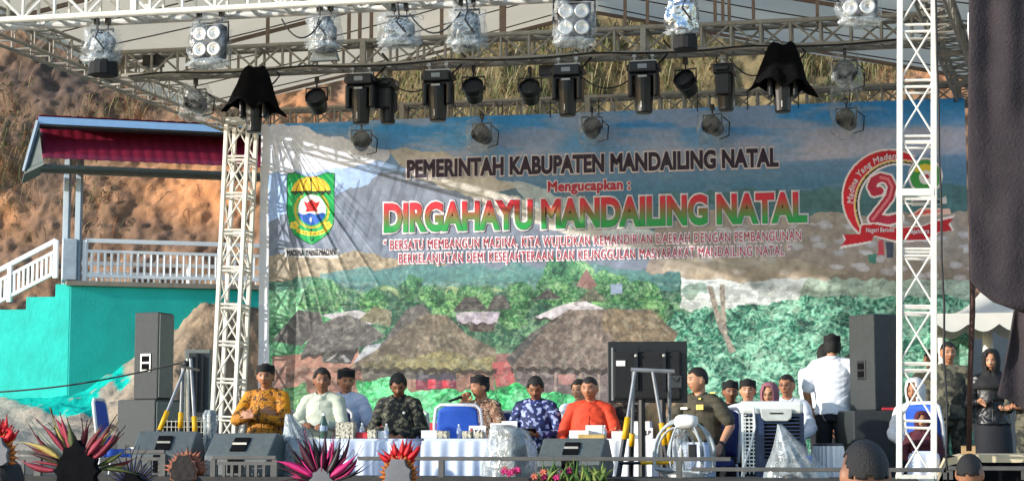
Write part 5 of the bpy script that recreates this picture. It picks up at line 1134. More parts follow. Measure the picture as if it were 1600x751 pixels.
# pink spiked headdress
t, J = dancer('dancer with a magenta and black spiked feather crown and grey cap', 510, 752, 8.6, None, 0)
hdp, c = headdress(t, J, .11, .06, 7, M('grey cap cloth', '6d6d6f', .8))
pf = [M('magenta feather', 'a81a58', .5, trans=.2), M('dark wine feather', '3d0a1c', .5), M('black feather', '120a0e', .5), M('hot pink feather', 'd02a74', .5, trans=.2)]
for k in range(70):
    a = .12+(math.pi-.24)*(k+.5)/70+rs.uniform(-.06, .06)
    feather(hdp, c, a, .055, rs.uniform(.10, .27)*(1.0 if abs(math.cos(a)) < .75 else .85), rs.choice((.005, .007, .014, .02)), pf[[1, 2, 0, 2, 3, 1][k % 6]] if rs.random() < .8 else pf[1], Vector((-1.5*math.cos(a)*rs.uniform(-.5, 1), 0, rs.uniform(-.7, .9))), rs.uniform(-.04, .03))
# small dark scalloped crown with orange rim
t, J = dancer('dancer with a small dark scalloped crown edged in orange', 297, 740, 9.0, None, 0)
hdp, c = headdress(t, J, .13, .075, 8, M('dark leaf cloth', '231d1b', .85, bump=.4), M('orange rim', '8e5136', .6))
m_dleaf = M('dark leaf', '2c2522', .7)
for ring_, r0_, n_ in ((0, .045, 15), (1, .02, 12), (2, .0, 9)):
    for k in range(n_):
        a = .05+(math.pi-.1)*(k+.5*(ring_ % 2))/(n_-1); L_ = rs.uniform(.06, .08); b_ = Vector((rs.uniform(-.3, .3), 0, rs.uniform(0, .5)))
        feather(hdp, c, a, r0_+.004, L_*1.08, .022, bpy.data.materials['orange rim'], b_, -.03-.015*ring_); feather(hdp, c, a, r0_, L_, .019, m_dleaf, b_, -.042-.015*ring_)
# red flowers
m_petal = M('red petal', 'd0121c', .5, trans=.2, var=.15); m_ofl = M('orange leaf', 'b8692a', .6, trans=.2)
def flower_crown(t, J, c_off, rad, n, seed):
    hdp, c = headdress(t, J, c_off-.01, .075, 6, bpy.data.materials['grey cap cloth']); r_ = random.Random(seed)
    for k in range(n):
        a = .35+(math.pi-.7)*r_.random(); rr = r_.uniform(.04, rad)
        feather(hdp, c+Vector((0, 0, .045)), a, rr*.5, rr*.75, .017, m_petal, Vector((r_.uniform(-.5, .5), 0, .6)), r_.uniform(-.05, .01))
    for k in range(16):
        a = -.4+(math.pi+.8)*k/15; feather(hdp, c, a, .06, .06, .013, m_ofl, Vector((0, 0, .4)), .0)
t, J = dancer('dancer with a red flower and orange leaves on a grey cap at lower centre', 632, 756, 9.2, None, 0); flower_crown(t, J, .17, .13, 46, 3)
t, J = dancer('dark haired dancer with a red flower headpiece at the lower left corner', 8, 715, 7.8, None, 0); flower_crown(t, J, .145, .12, 46, 8)
t, J = dancer('dancer with dark curled feathers just right of the large scalloped headdress', 215, 752, 9.4, None, 0)
hdp, c = headdress(t, J, .10, .06, 6, m_cloth)
for k in range(22):
    a = .2+(math.pi-.4)*k/21; feather(hdp, c, a, .05, rs.uniform(.08, .17), .007, [pf[2], M('blue black feather', '1a2148', .5) if 'blue black feather' not in bpy.data.materials else bpy.data.materials['blue black feather']][k % 2], Vector((rs.uniform(-1, 1), 0, rs.uniform(-.2, .8))))
# ------------------------------------------------------------------ loudspeakers, monitors
def speaker(label, p, w_, d_, h_, rz, hz, grille=True, group=None):
    t = thing('loudspeaker', label, 'speaker', p, rz, group)
    g = G(); g.prism([(-w_/2, -d_/2, 0), (w_/2, -d_/2, 0), (w_*.36, d_/2, 0), (-w_*.36, d_/2, 0)], (0, 0, h_)); b = g.build('cabinet', m_spk, t, bevel=.012)
    g = G(); g.box((0, -d_/2-.006, h_/2), (w_*.94, .012, h_*.96)); g.build('grille', m_spkl if grille else m_spk, t, bevel=.004)
    for sx in (-1, 1):
        n_ = Vector((sx*d_, w_*.14*0+sx*0, 0)).normalized(); c = Vector((sx*(w_*.43+.004), 0, hz)); rm = Matrix.Rotation(sx*math.atan2(w_*.14, d_), 3, 'Z')
        g = G(); g.box(c, (.012, .12, .17), rm); hh = g.build('handle', m_grey if grille else m_black, t, bevel=.004)
        g = G()
        for dz in (-.036, .036): g.box(c+Vector((sx*.004, 0, dz)), (.012, .085, .055), rm)
        g.build('recess', m_cloth, hh)
    return t
q = P(237, 620, 16.2); zt_ = P(237, 489, 16.2).z; SUBT = P(237, 624, 16.2).z
speaker('tall column loudspeaker standing on the left bass cabinet', (q.x, 16.2, SUBT), .30, .27, zt_-SUBT, R(86), (zt_-SUBT)*.42)
t = speaker('dark bass cabinet under the left column loudspeaker', (q.x-.02, 16.25, FL), .50, .52, SUBT-FL-.002, R(72), .42)
q = P(1371, 640, 17.3); zt_ = P(1371, 492, 17.3).z; SUBT = P(1371, 641, 17.3).z
speaker('tall column loudspeaker standing on the right bass cabinet', (q.x, 17.3, SUBT), .36, .36, zt_-SUBT, R(-148), (zt_-SUBT)*.42, False)
q = P(1360, 640, 17.25)
speaker('wide bass cabinet under the right column loudspeaker', (q.x, 17.25, FL), .56, .5, SUBT-FL-.002, R(-168), .42, False)
g = G(); g.box((0, 0, .012), (.16, .2, .024)); o = g.build('folder', M('red folder', 'a81c2c', .5), bevel=.004); o.location = (P(1392, 640, 17.2).x, 17.2, SUBT+.001); tag(o, 'red folder lying on the right bass cabinet', 'folder')
m_wedge = M('wedge monitor paint', '4c5454', .55, var=.2, scale=25, bump=.25, bscale=200)
def wedge(label, x0, x1, ytop, ybot, y, rz=0):
    a = P(x0, ytop, y); b_ = P(x1, ytop, y); W = (b_.x-a.x); zt_ = a.z; z0 = RT; H = zt_-z0
    t = thing('wedge_monitor', label, 'speaker', ((a.x+b_.x)/2, y, z0), rz, 'wedge monitors along the stage front')
    prof = [(-.19, .0), (-.17, H*.48), (.0, H), (.10, H*.97), (.26, H*.30), (.22, 0)]
    g = G(); g.prism([(-W/2, y_, z_) for y_, z_ in prof], (W, 0, 0)); g.build('cabinet', m_wedge, t, bevel=.012)
    g = G()
    nrm = Vector((0, -(H*.52), .17)).normalized()
    for k, hz in ((.30, .02), (.62, .0)):
        p = Vector((0, -.17+.17*k, H*(.48+.52*k)))+nrm*.003; rm = Matrix.Rotation(-math.atan2(.17, H*.52), 3, 'X'); g.box(p, (W*.24, .02, H*.19), rm)
    g.box((0, -.168, H*.27), (W*.22, .05, H*.40)); g.build('recess', m_cloth, t)
    g = G(); p = Vector((0, -.17+.17*.47, H*.73)); g.box(p+nrm*.012, (W*.22, .022, .016)); g.build('handle', m_grey, t)
    g = G(); g.box((0, .19, H*.64), (W*.9, .012, H*.7), Matrix.Rotation(R(22), 3, 'X')); g.build('grille', m_spk, t)
wedge('wedge monitor at far left under the striped tripod legs', 218, 308, 673, 716, 13.85, R(4)); wedge('wedge monitor in front of the man in mustard batik', 333, 436, 676, 740, 13.8, R(-6)); wedge('wedge monitor in front of the man in orange', 848, 948, 684, 745, 13.8, R(-4))
# television on a stand, seen from behind
a = P(950, 534, 15.2); b_ = P(1073, 542, 15.2); zb_ = P(950, 629, 15.2).z
t = thing('television', 'large black television turned away from the audience in front of the right hut', 'television', ((a.x+b_.x)/2, 15.2, FL), R(6)); W = b_.x-a.x; Zt = a.z-FL; Zb_ = zb_-FL
g = G(); g.box((0, 0, (Zt+Zb_)/2), (W, .045, Zt-Zb_)); g.build('screen_frame', m_black, t, bevel=.006)
g = G(); g.box((.0, -.045, (Zt+Zb_)/2-.03), (W*.86, .05, (Zt-Zb_)*.78)); pn = g.build('back_panel', m_blackmat, t, bevel=.02)
g = G(); g.box((-W*.33, -.074, Zb_+(Zt-Zb_)*.64), (.075, .006, .045)); g.build('sticker', m_paper, pn)
for x in (-.09, .14):
    g = G(); g.box((x, -.08, (Zt+Zb_)/2+.03), (.03, .02, (Zt-Zb_)*.72)); bk_ = g.build('bracket', m_black, t); g = G(); g.ell((x, -.095, Zt-.12), (.014, .01, .014)); g.build('bolt', m_reflector, bk_)
g = G(); g.bar((-W*.44, -.03, Zb_+.02), (-W*.44, -.03, Zt-.05), .016, .012); g.build('edge_strip', m_grey, t)
g = G(); g.box((W*.36, -.075, Zb_+.17), (.09, .012, .1)); g.path([(W*.3, -.085, Zb_+.2), (W*.36, -.09, Zb_+.17), (W*.4, -.085, Zb_+.21)], .004); g.build('connector_panel', m_spk, t)
g = G(); g.tube((-.05, -.02, .02), (-.05, -.02, Zb_+.2), .03); g.tube((.12, -.02, .02), (.12, -.02, Zb_+.2), .03); g.box((.03, 0, .02), (.7, .5, .04)); g.build('stand', m_black, t)
m_pole = M('scratched grey pole', '7d8084', .5, .4, var=.25)
def striped_leg(g1, g2, g3, p, q, k0=.45, k1=.7):
    p = Vector(p); q = Vector(q); g1.tube(p, p.lerp(q, k0), .014); g2.tube(p.lerp(q, k0), p.lerp(q, k1), .023); g3.tube(p.lerp(q, k1), q, .021)
def stand(label, top, legs, y, bar=True):
    t0 = P(top[0], top[1], y); t = thing('striped_stand', label, 'stand', (t0.x, y, RT))
    for (px0, py0, px1, py1, y1, k0, k1) in legs:
        gs = [G(), G(), G()]; striped_leg(*gs, P(px0, py0, y), P(px1, py1, y1), k0, k1); l_ = gs[0].build('leg', m_pole, t, world=True); l_.name = 'leg'
        gs[1].v = gs[1].v; gs[1].build('foam_sleeve', m_yellow, t, world=True, smooth=True); gs[2].build('leg_tip', m_black, t, world=True)
    if bar:
        g = G(); g.tube(P(bar[0], bar[1], y), P(bar[2], bar[3], y), .017); g.build('top_bar', m_pole, t, world=True)
    return t
stand('grey trestle with yellow and black legs in front of the television', (1020, 578), [(992, 580, 962, 772, 14.2, .38, .56), (1020, 580, 1052, 772, 14.5, .42, .60), (1046, 580, 1046, 770, 14.9, .42, .60), (990, 580, 985, 772, 14.8, .5, .6)], 14.5, (986, 577, 1054, 580))
g = G(); a = P(968, 723, 14.1); b_ = P(1052, 722, 14.1); g.tube(a, a.lerp(b_, .4), .012); t_ = g.build('brace_bar', m_black); tag(t_, 'black end of the low striped brace bar below the trestle', 'bar')
g = G(); g.tube(a.lerp(b_, .4), b_, .013); o = g.build('foam_sleeve', m_yellow); o.parent = t_
t = stand('folded tripod with yellow and black legs at the left of the stage', (290, 568), [(290, 572, 238, 700, 14.2, .55, .78), (286, 572, 280, 710, 14.4, .52, .70), (298, 560, 307, 706, 14.3, .62, .80)], 14.4, False)
g = G(); g.tube(P(293, 560, 14.4), P(294, 704, 14.4), .012); g.build('centre_pole', m_reflector, t, world=True)
g = G(); g.ell(P(291, 568, 14.4), (.03, .03, .03)); g.bar(P(284, 572, 14.38), P(312, 578, 14.38), .02, .02); g.build('clamp', m_black, t, world=True)
a = P(291, 546, 15.0); b_ = P(328, 546, 15.0); zb_ = P(300, 656, 15).z
t = thing('monitor_panel', 'small grey backed screen standing upright beside the left tower', 'screen', ((a.x+b_.x)/2, 15.0, FL), R(14)); W = b_.x-a.x; Zt = a.z-FL; Zb_ = zb_-FL
g = G(); g.box((0, 0, (Zt+Zb_)/2), (W, .05, Zt-Zb_)); g.build('frame', m_spkl, t, bevel=.006)
g = G(); g.box((.012, -.028, (Zt+Zb_)/2), (W*.78, .012, (Zt-Zb_)*.9)); g.build('back_panel', m_spk, t)
for x in (-.05, .0, .05):
    g = G(); g.bar((x, -.05, Zb_+.08), (x, -.05, Zt-.03-.03*abs(x)*20), .016, .02); g.build('bracket', m_black, t)
g = G(); g.tube((0, 0, .0), (0, 0, Zb_), .02); g.box((0, 0, .015), (.4, .3, .03)); g.build('stand', m_black, t)
# black mesh crate under it
a = P(264, 657, 14.8); b_ = P(330, 657, 14.8); t = thing('mesh_crate', 'black wire mesh crate between the left bass cabinet and the tower', 'crate', ((a.x+b_.x)/2, 14.8, FL), 0); W = b_.x-a.x; H = P(300, 656, 14.8).z-FL
g = G(); g.box((0, .04, H/2), (W*.98, .3, H)); g.build('inner_case', m_cloth, t)
g = G()
for i in range(11): g.bar((-W/2+W*i/10, -.125, .02), (-W/2+W*i/10, -.125, H), .006, .006)
for i in range(16): g.bar((-W/2, -.128, .02+(H-.03)*i/15), (W/2, -.128, .02+(H-.03)*i/15), .007, .006)
g.build('wire_mesh', m_grey, t)
# things wrapped in plastic on the stage front
def shroud(label, pts_px, y, mat, seed, depth=.3, inner=True):
    """a bagged floor fan: left/right outline at several heights"""
    zs = []; t = None; rg = []
    for (xl, xr, py) in pts_px:
        a = P(xl, py, y); b_ = P(xr, py, y); rg.append(((a+b_)/2, (b_.x-a.x)/2))
    base = rg[-1][0]; t = thing('wrapped_fan', label, 'fan', (base.x, y, RT), 0, 'floor fans wrapped in plastic')
    def ringset(k, amp):
        g = G(); n = 40; vs = []; RR = []
        for i in range(len(rg)-1):
            for j in range(5): RR.append((rg[i][0].lerp(rg[i+1][0], j/5), rg[i][1]*(1-j/5)+rg[i+1][1]*j/5))
        RR.append(rg[-1])
        for i, (c, h_) in enumerate(RR):
            for q in range(n):
                a = 6.2832*q/n; nz_ = mnoise.noise(Vector((math.cos(a)*1.6+seed, math.sin(a)*1.6, c.z*3)))*.3+abs(mnoise.noise(Vector((math.cos(a)*3.4+seed+c.z*2.2, math.sin(a)*3.4, c.z*2.2))))*.42-.14
                r_ = (1+nz_*amp)*k; vs.append(c+Vector((math.cos(a)*h_*r_, math.sin(a)*min(depth*.5, h_)*r_, 0)))
        g._loft(vs, len(RR), n); return g
    if inner: ringset(.62, .4).build('fan_body', m_innards if seed % 2 else m_spk, t, world=True, smooth=True)
    ringset(1, 1).build('plastic_wrap', mat, t, world=True, smooth=True)
shroud('fan under a pointed grey plastic bag in front of the sage shirted man', [(447, 455, 646), (446, 474, 668), (444, 494, 690), (440, 512, 715), (436, 522, 748)], 14.0, m_bag2, 1)
shroud('fan under crumpled clear plastic left of the right wedge monitor', [(770, 800, 663), (764, 826, 672), (760, 838, 695), (758, 842, 720), (756, 844, 750)], 14.0, m_bag2, 2)
shroud('fan under a cone of clear plastic in front of the air cooler', [(1214, 1221, 662), (1211, 1240, 684), (1209, 1262, 706), (1206, 1284, 728), (1203, 1292, 756)], 13.9, m_bag2, 3)
shroud('white motor wrapped in plastic beside the foot of the left tower', [(322, 336, 640), (318, 342, 648), (319, 340, 668), (318, 338, 700), (314, 346, 748)], 14.1, m_bag2, 4, .16)
# open floor fan with pale hoses
c = P(1068, 712, 14.05); kx = mpp(1068, 14.05); t = thing('hose_fan', 'white cage fan with pale hoses coiled round it in front of the officer', 'fan', (c.x, 14.05, RT), 0, None); m_hose = M('pale grey hose', 'a4aaab', .6, var=.3)
for (dx, rx, ry, dy, rr) in ((-8, 38, 52, 0, .013), (-2, 44, 58, .05, .011), (10, 36, 50, .1, .013), (-14, 30, 44, .14, .009), (4, 24, 54, -.04, .008)):
    g = G(); pts = [c+Vector(((dx+rx*math.cos(a))*kx, dy, ry*math.sin(a)*kx)) for a in np.linspace(0, 6.2832, 26)]; pts = [p for p in pts if p.z > RT+.01] ; g.path(pts, rr, 7); g.build('hose', m_hose, t, world=True, smooth=True)
g = G(); crumple(g, P(1072, 658, 14.05), (.085, .07, .05), 5, 20, 12, .6, .12); g.build('motor_housing', m_paper, t, world=True, smooth=True)
g = G(); crumple(g, P(1064, 712, 14.1), (.055, .09, .22), 6, 22, 16, .9, .35); g.build('plastic_wrap', m_bag2, t, world=True)
g = G(); g.box(P(1082, 706, 14.0), (.06, .06, .12)); g.build('switch_box', m_black, t, world=True, bevel=.006)
g = G(); g.tube(P(1064, 700, 14.05), Vector((c.x, 14.05, RT+.01)), .015); g.lathe([(.16, 0), (.16, .02), (.05, .04)], (c.x, 14.05, RT), 18); g.build('stand', m_grey, t, world=True)
# air cooler
a = P(1156, 627, 14.6); b_ = P(1253, 627, 14.6); W = b_.x-a.x; H = a.z-FL; m_coolb = M('navy cooler plastic', '1c2f52', .4, var=.1); m_coolw = M('white cooler plastic', 'cfd3cf', .4, var=.05)
t = thing('air_cooler', 'tall navy air cooler with a white top in front of the seated back row', 'cooler', ((a.x+b_.x)/2, 14.6, FL), R(6))
g = G(); g.box((.03, 0, H*.46), (W*.9, .38, H*.9)); g.build('body', m_coolb, t, bevel=.02)
g = G(); g.box((0, 0, H-.05), (W, .42, .1)); g.build('top', m_coolw, t, bevel=.025)
g = G(); pl = [(-.09, H-.06), (.16, H-.06), (.15, H-.13), (.12, H-.155), (-.05, H-.155), (-.08, H-.13)]; g.prism([(x, -.213, z) for x, z in pl], (0, -.015, 0)); hd_ = g.build('handle_panel', M('grey handle plastic', 'b4b8b4', .4), t, bevel=.008)
g = G(); g.box((.035, -.229, H-.095), (.1, .006, .012)); g.build('slot', m_black, hd_)
g = G(); g.box((.075, -.196, H-.28), (W*.56, .012, .32)); fr_ = g.build('front_grille', m_cloth, t)
g = G()
for i in range(11): g.box((.075, -.206, H-.14-.028*i), (W*.56, .012, .008))
g.build('louvre', m_coolb, fr_)
g = G(); g.box((-W*.46, -.19, H*.45), (.022, .03, H*.88)); g.build('edge_post', m_coolw, t, bevel=.006)
g = G(); g.box((-W*.36, -.192, H-.34), (.085, .012, .46)); sg = g.build('side_grille', m_cloth, t)
g = G()
for i in range(15): g.box((-W*.36, -.2, H-.13-.029*i), (.085, .01, .012))
for i in range(3): g.box((-W*.36-.03+.03*i, -.205, H-.34), (.007, .01, .44))
g.build('lattice', m_coolw, sg)
g = G(); g.path([(-.14, -.23, H-.05), (-.13, -.25, H-.2), (-.17, -.26, H-.36), (-.22, -.26, H-.5), (-.26, -.25, H-.7)], .009, 8); g.build('hose', m_coolw, t, smooth=True)
# ------------------------------------------------------------------ tables
TT = 1.83
def table(label, x0, x1, y, dep, mat, ztop=TT, pl=26, group='skirted tables on the stage'):
    a = P(x0, 690, y); b_ = P(x1, 690, y); W = b_.x-a.x; H = ztop-FL; t = thing('skirted_table', label, 'table', ((a.x+b_.x)/2, y+dep/2, FL), 0, group)
    g = G(); g.box((0, 0, H-.012), (W, dep, .022)); g.build('tabletop', mat, t, bevel=.006)
    per = 2*(W+dep); N_ = int(per*150); vs = []
    for z_, k in ((H-.02, .15), (H-.05, .5), (H*.6, .9), (H*.25, 1.1), (.02, 1.25)):
        for i in range(N_):
            u = per*i/N_
            if u < W: p, nn = Vector((-W/2+u, -dep/2, 0)), Vector((0, -1, 0))
            elif u < W+dep: p, nn = Vector((W/2, -dep/2+u-W, 0)), Vector((1, 0, 0))
            elif u < 2*W+dep: p, nn = Vector((W/2-(u-W-dep), dep/2, 0)), Vector((0, 1, 0))
            else: p, nn = Vector((-W/2, dep/2-(u-2*W-dep), 0)), Vector((-1, 0, 0))
            q = .017*math.sin(u*6.2832*8+1.5*math.sin(u*5+x0))*k+.010*(fbm(np.array([u*9]), np.array([z_*1.5+x0]), 2, 5)[0]-.5)*2*k
            p = p+nn*(.014+q+.03*k*.6); vs.append((p.x, p.y, z_))
    g = G(); fs = [(i*N_+k, i*N_+(k+1) % N_, (i+1)*N_+(k+1) % N_, (i+1)*N_+k) for i in range(4) for k in range(N_)]; g.add(vs, fs); g.build('skirt', mat, t, smooth=True)
    for sx in (-1, 1):
        for sy in (-1, 1): g = G(); g.tube((sx*(W/2-.05), sy*(dep/2-.05), 0), (sx*(W/2-.05), sy*(dep/2-.05), H-.025), .015); g.build('leg', m_grey, t)
    return t
table('long pale blue skirted table in front of the men in white and black shirts', 478, 634, 15.35, .55, m_skirt); table('pale blue skirted table in front of the man with the microphone', 662, 812, 15.25, .55, m_skirt); table('white skirted table left of the striped trestle', 902, 1055, 15.3, .5, m_whitecloth)
table('small pale blue side table right behind the man in black batik', 600, 652, 16.15, .4, m_skirt, TT-.06)
table('small pale blue table between the hose fan and the officer', 1066, 1100, 15.2, .35, m_skirt, TT-.03); table('pale blue skirted table behind the right tower', 1425, 1462, 15.0, .4, m_skirt, TT-.1)
q = P(1294, 692, 14.9); t = thing('round_table', 'round cocktail table with a white pleated skirt in front of the standing man', 'table', (q.x, 14.9, FL)); H = q.z-FL; rr_ = (P(1317, 690, 14.9)-P(1270, 690, 14.9)).length/2
g = G(); g.lathe([(rr_*.98, H-.02), (rr_, H-.012), (rr_, H-.004), (rr_*.9, H)], (0, 0, 0), 30); g.build('tabletop', M('dark table edge', '3a3a44', .5), t)
g = G(); N_ = 220; vs = []
for z_, k in ((H-.02, .3), (H-.06, .8), (H*.5, 1.2), (.02, 1.5)):
    for i in range(N_):
        a = 6.2832*i/N_; r_ = rr_*(.98+.03*k)+.01*k*math.sin(a*20+math.sin(a*3)*2); vs.append((r_*math.cos(a), r_*math.sin(a), z_))
g.add(vs, [(i*N_+k, i*N_+(k+1) % N_, (i+1)*N_+(k+1) % N_, (i+1)*N_+k) for i in range(3) for k in range(N_)]); g.build('skirt', m_whitecloth, t, smooth=True)
g = G(); g.tube((0, 0, 0), (0, 0, H-.02), .03); g.build('leg', m_grey, t)
# things on the tables
m_boxp = batik('printed snack box', ['d6d0bc', '8a8268', 'd6d0bc', '4a4438'], 60, .6, 'noise')
def tbox(label, px, py0, py1, wpx, y, mat=m_paper, dep=.1, rz=0, text=None, cat='box', name='snack_box', z=TT):
    a = P(px, py0, y); k = mpp(px, y); h_ = (py1-py0)*k; w_ = wpx*k
    if text is None:
        g = G(); g.box((0, 0, h_/2), (w_, dep, h_)); g.box((0, 0, h_+.003), (w_*1.02, dep*1.02, .006)); o = g.build(name, mat, bevel=.003); o.location = (a.x, y, z+.001); o.rotation_euler.z = rz
        return tag(o, label, cat)
    t = thing(name, label, cat, (a.x, y, z+.001), rz); g = G(); g.prism([(-w_/2, -.03, 0), (w_/2, -.03, 0), (w_/2, .0, h_), (-w_/2, .0, h_)], (0, .004, 0)); g.prism([(-w_/2, .03, 0), (w_/2, .03, 0), (w_/2, .006, h_), (-w_/2, .006, h_)], (0, .004, 0)); g.build('card', m_paper, t)
    ang = math.atan2(.03, h_); m_ = textmesh(text, .03); co = cos_(m_); sc_ = w_*.5/(co[:, 0].max()-co[:, 0].min()); co = (co-np.array([(co[:, 0].max()+co[:, 0].min())/2, .35, 0]))*sc_
    X_ = co[:, 0]+w_*.12; Zq = h_*.55+co[:, 1]*math.cos(ang); Yq = -.03+.03*(Zq/h_)-.003-co[:, 2]*.05; m_.vertices.foreach_set('co', np.stack([X_, Yq, Zq], -1).ravel().astype(np.float32)); m_.materials.clear(); link('lettering', m_, m_inkblk, t)
    g = G(); g.ell((-w_*.33, -.03+.03*.55-.002, h_*.55), (w_*.09, .003, h_*.22)); g.build('emblem', m_red, t); return t
def bottle(label, px, py0, py1, y, z=TT, mat=None):
    a = P(px, py0, y); k = mpp(px, y); h_ = (py1-py0)*k; t = thing('water_bottle', label, 'bottle', (a.x, y, z+.001)); r_ = h_*.16
    g = G(); g.lathe([(r_*.9, 0), (r_, h_*.05), (r_, h_*.62), (r_*.45, h_*.82), (r_*.4, h_*.9)], (0, 0, 0), 14); g.build('bottle_body', mat or m_water, t, smooth=True); g = G(); g.tube((0, 0, h_*.9), (0, 0, h_), r_*.45, n=10); g.build('bottle_cap', m_paper, t); g = G(); g.lathe([(r_*1.02, h_*.3), (r_*1.03, h_*.31), (r_*1.03, h_*.5), (r_*1.02, h_*.51)], (0, 0, 0), 14); g.build('bottle_label', M('bottle print', '8fa0b8', .5) if 'bottle print' not in bpy.data.materials else bpy.data.materials['bottle print'], t)
tbox('large cream box with a dark pattern in front of the man in sage shirt', 541, 660, 683, 27, 15.45, m_boxp); tbox('pinkish box lying beside the large patterned box', 569, 675, 683, 18, 15.5, m_red, name='snack_box'); tbox('small patterned box at the right of the left table', 583, 671, 683, 13, 15.45, m_boxp); tbox('small white box beside the bottle on the left table', 598, 673, 683, 10, 15.5)
bottle('green bottle in front of the sage shirted man', 506, 646, 683, 15.55, mat=M('green glass', '3c5648', .2)); bottle('water bottle at the right end of the left table', 604, 661, 683, 15.45); bottle('water bottle behind the patterned boxes on the left table', 566, 660, 683, 15.7)
tbox('white tray with red label at the left end of the microphone table', 674, 673, 684, 24, 15.35, m_paper, .16); g = None
tbox('round patterned snack box left of the bottle on the microphone table', 693, 674, 684, 15, 15.3, m_boxp); bottle('water bottle in the middle of the microphone table', 717, 663, 684, 15.35); tbox('patterned snack box right of the bottle on the microphone table', 731, 674, 684, 14, 15.3, m_boxp); tbox('patterned snack box farthest right on the microphone table', 750, 675, 684, 12, 15.3, m_boxp)
tbox('white name card with a red emblem on the microphone table', 746, 665, 684, 26, 15.42, text='KAJ', cat='sign', name='name_card'); tbox('white name card with a red emblem in front of the navy batik man', 796, 664, 690, 24, 15.3, text='KAJ', cat='sign', name='name_card')
tbox('white paper cups box behind the wrapped fan', 778, 662, 684, 20, 15.6)
tbox('long white box on the left of the white table', 907, 673, 684, 30, 15.4, m_paper, .14); tbox('taller white box in front of the man in orange', 930, 665, 684, 26, 15.55, m_paper, .12); tbox('yellowish food tray on the white table', 925, 679, 684, 40, 15.36, M('food tray', 'b99a5c', .6), .1, name='food_tray', cat='tray'); tbox('small white box left of the yellow leg', 966, 674, 684, 18, 15.4); tbox('big white box at the right end of the white table', 1004, 659, 684, 26, 15.5, m_paper, .14); tbox('name card with a red emblem at the right end of the white table', 1010, 670, 686, 20, 15.35, text='J.P', cat='sign', name='name_card'); bottle('water bottle beside the tall white box', 945, 664, 684, 15.5); bottle('water bottle at the right of the white table', 990, 664, 684, 15.6)
# ------------------------------------------------------------------ right wing
m_cream = M('cream edge cloth', 'cdbd9c', .85, var=.08, bump=.2); a = P(1466, 751, 14.2)
t = thing('side_platform', 'low dark platform edged with cream cloth at the right wing', 'platform', (P(1540, 751, 14.2).x, 14.2, FL)); zt_ = P(1530, 710, 14.2).z-FL
x0 = P(1478, 700, 14.2).x-P(1540, 700, 14.2).x
g = G(); g.box((.9+x0/1, .55, zt_/2), (1.8, 1.1, zt_-.02)); g.build('platform_box', m_cloth, t)
g = G(); pts = [Vector((x0-.16, -.06, -.05)), Vector((x0-.1, -.04, zt_*.5)), Vector((x0, -.02, zt_-.03)), Vector((x0+.12, -.01, zt_)), Vector((x0+1.8, -.01, zt_))]
vs = []
for p in pts: vs += [p+Vector((0, -.02, .0)), p+Vector((.0, -.02, -.055)), p+Vector((0, 1.1, -.055)), p+Vector((0, 1.1, 0.004))]
g._loft(vs, 5, 4); g.build('edge_cloth', m_cream, t, smooth=False)
PTZ = FL+zt_
tbox('small plain cardboard box on the cream edged platform', 1513, 699, 711, 22, 14.4, M('cardboard', 'a98b63', .8), .12, z=PTZ+.003)
def pole(label, x0, y0, x1, y1, y, r, mat, name='pole'):
    a = P(x0, y0, y); b_ = P(x1, y1, y); g = G(); g.path([a, a.lerp(b_, .33)+Vector((.01, 0, 0)), a.lerp(b_, .66), b_], [r, r*1.05, r*.95, r], 10); tag(g.build(name, mat, smooth=True), label, 'pole')
pole('thin brown wooden pole standing in front of the camouflaged soldier', 1519, 380, 1514, 704, 14.0, .02, M('brown wood pole', '43291f', .8, var=.3, scale=20))
pole('pale steel tent pole right of the right tower', 1470, 505, 1472, 700, 18.5, .035, m_white); pole('white tent pole behind the woman in black', 1542, 500, 1545, 700, 18.7, .05, m_white)
# scalloped tent
ta, tb_ = P(1464, 490, 17.6), P(1606, 490, 17.6); W = tb_.x-ta.x; apx = P(1540, 447, 18.2); t = thing('party_tent', 'white peaked party tent with a scalloped valance behind the right wing', 'tent', ((ta.x+tb_.x)/2, 18.2, FL)); m_tent = M('white tent cloth', 'e4e2da', .7, var=.04, trans=.3)
g = G(); cx = (ta.x+tb_.x)/2; z1 = ta.z; corners = [Vector((ta.x, 17.6, z1)), Vector((tb_.x+.3, 17.6, z1)), Vector((tb_.x+.3, 18.85, z1)), Vector((ta.x, 18.85, z1))]
for i in range(4):
    A_, B_ = corners[i], corners[(i+1) % 4]
    g.grid(lambda u, v: (A_.lerp(B_, u)).lerp(apx, v)-Vector((0, 0, .10*math.sin(v*3.14))), 10, 8)
g.build('canopy', m_tent, t, world=True, smooth=True, solid=.004)
g = G()
for i in range(4):
    A_, B_ = corners[i], corners[(i+1) % 4]; L = (B_-A_).length; n = max(3, int(round(L/.27)))
    def fn(u, v):
        k = (u*n) % 1.0; dz = .10+.07*math.sin(math.pi*k) if 0 < u < 1 else .10
        return A_.lerp(B_, u)-Vector((0, 0, dz*v))
    g.grid(fn, n*10, 2)
g.build('valance', m_tent, t, world=True, solid=.004)
for c_ in corners[1:]: g = G(); g.tube(c_-Vector((0, 0, .05)), Vector((c_.x, c_.y, 1.0)), .03); g.build('leg', m_white, t, world=True)
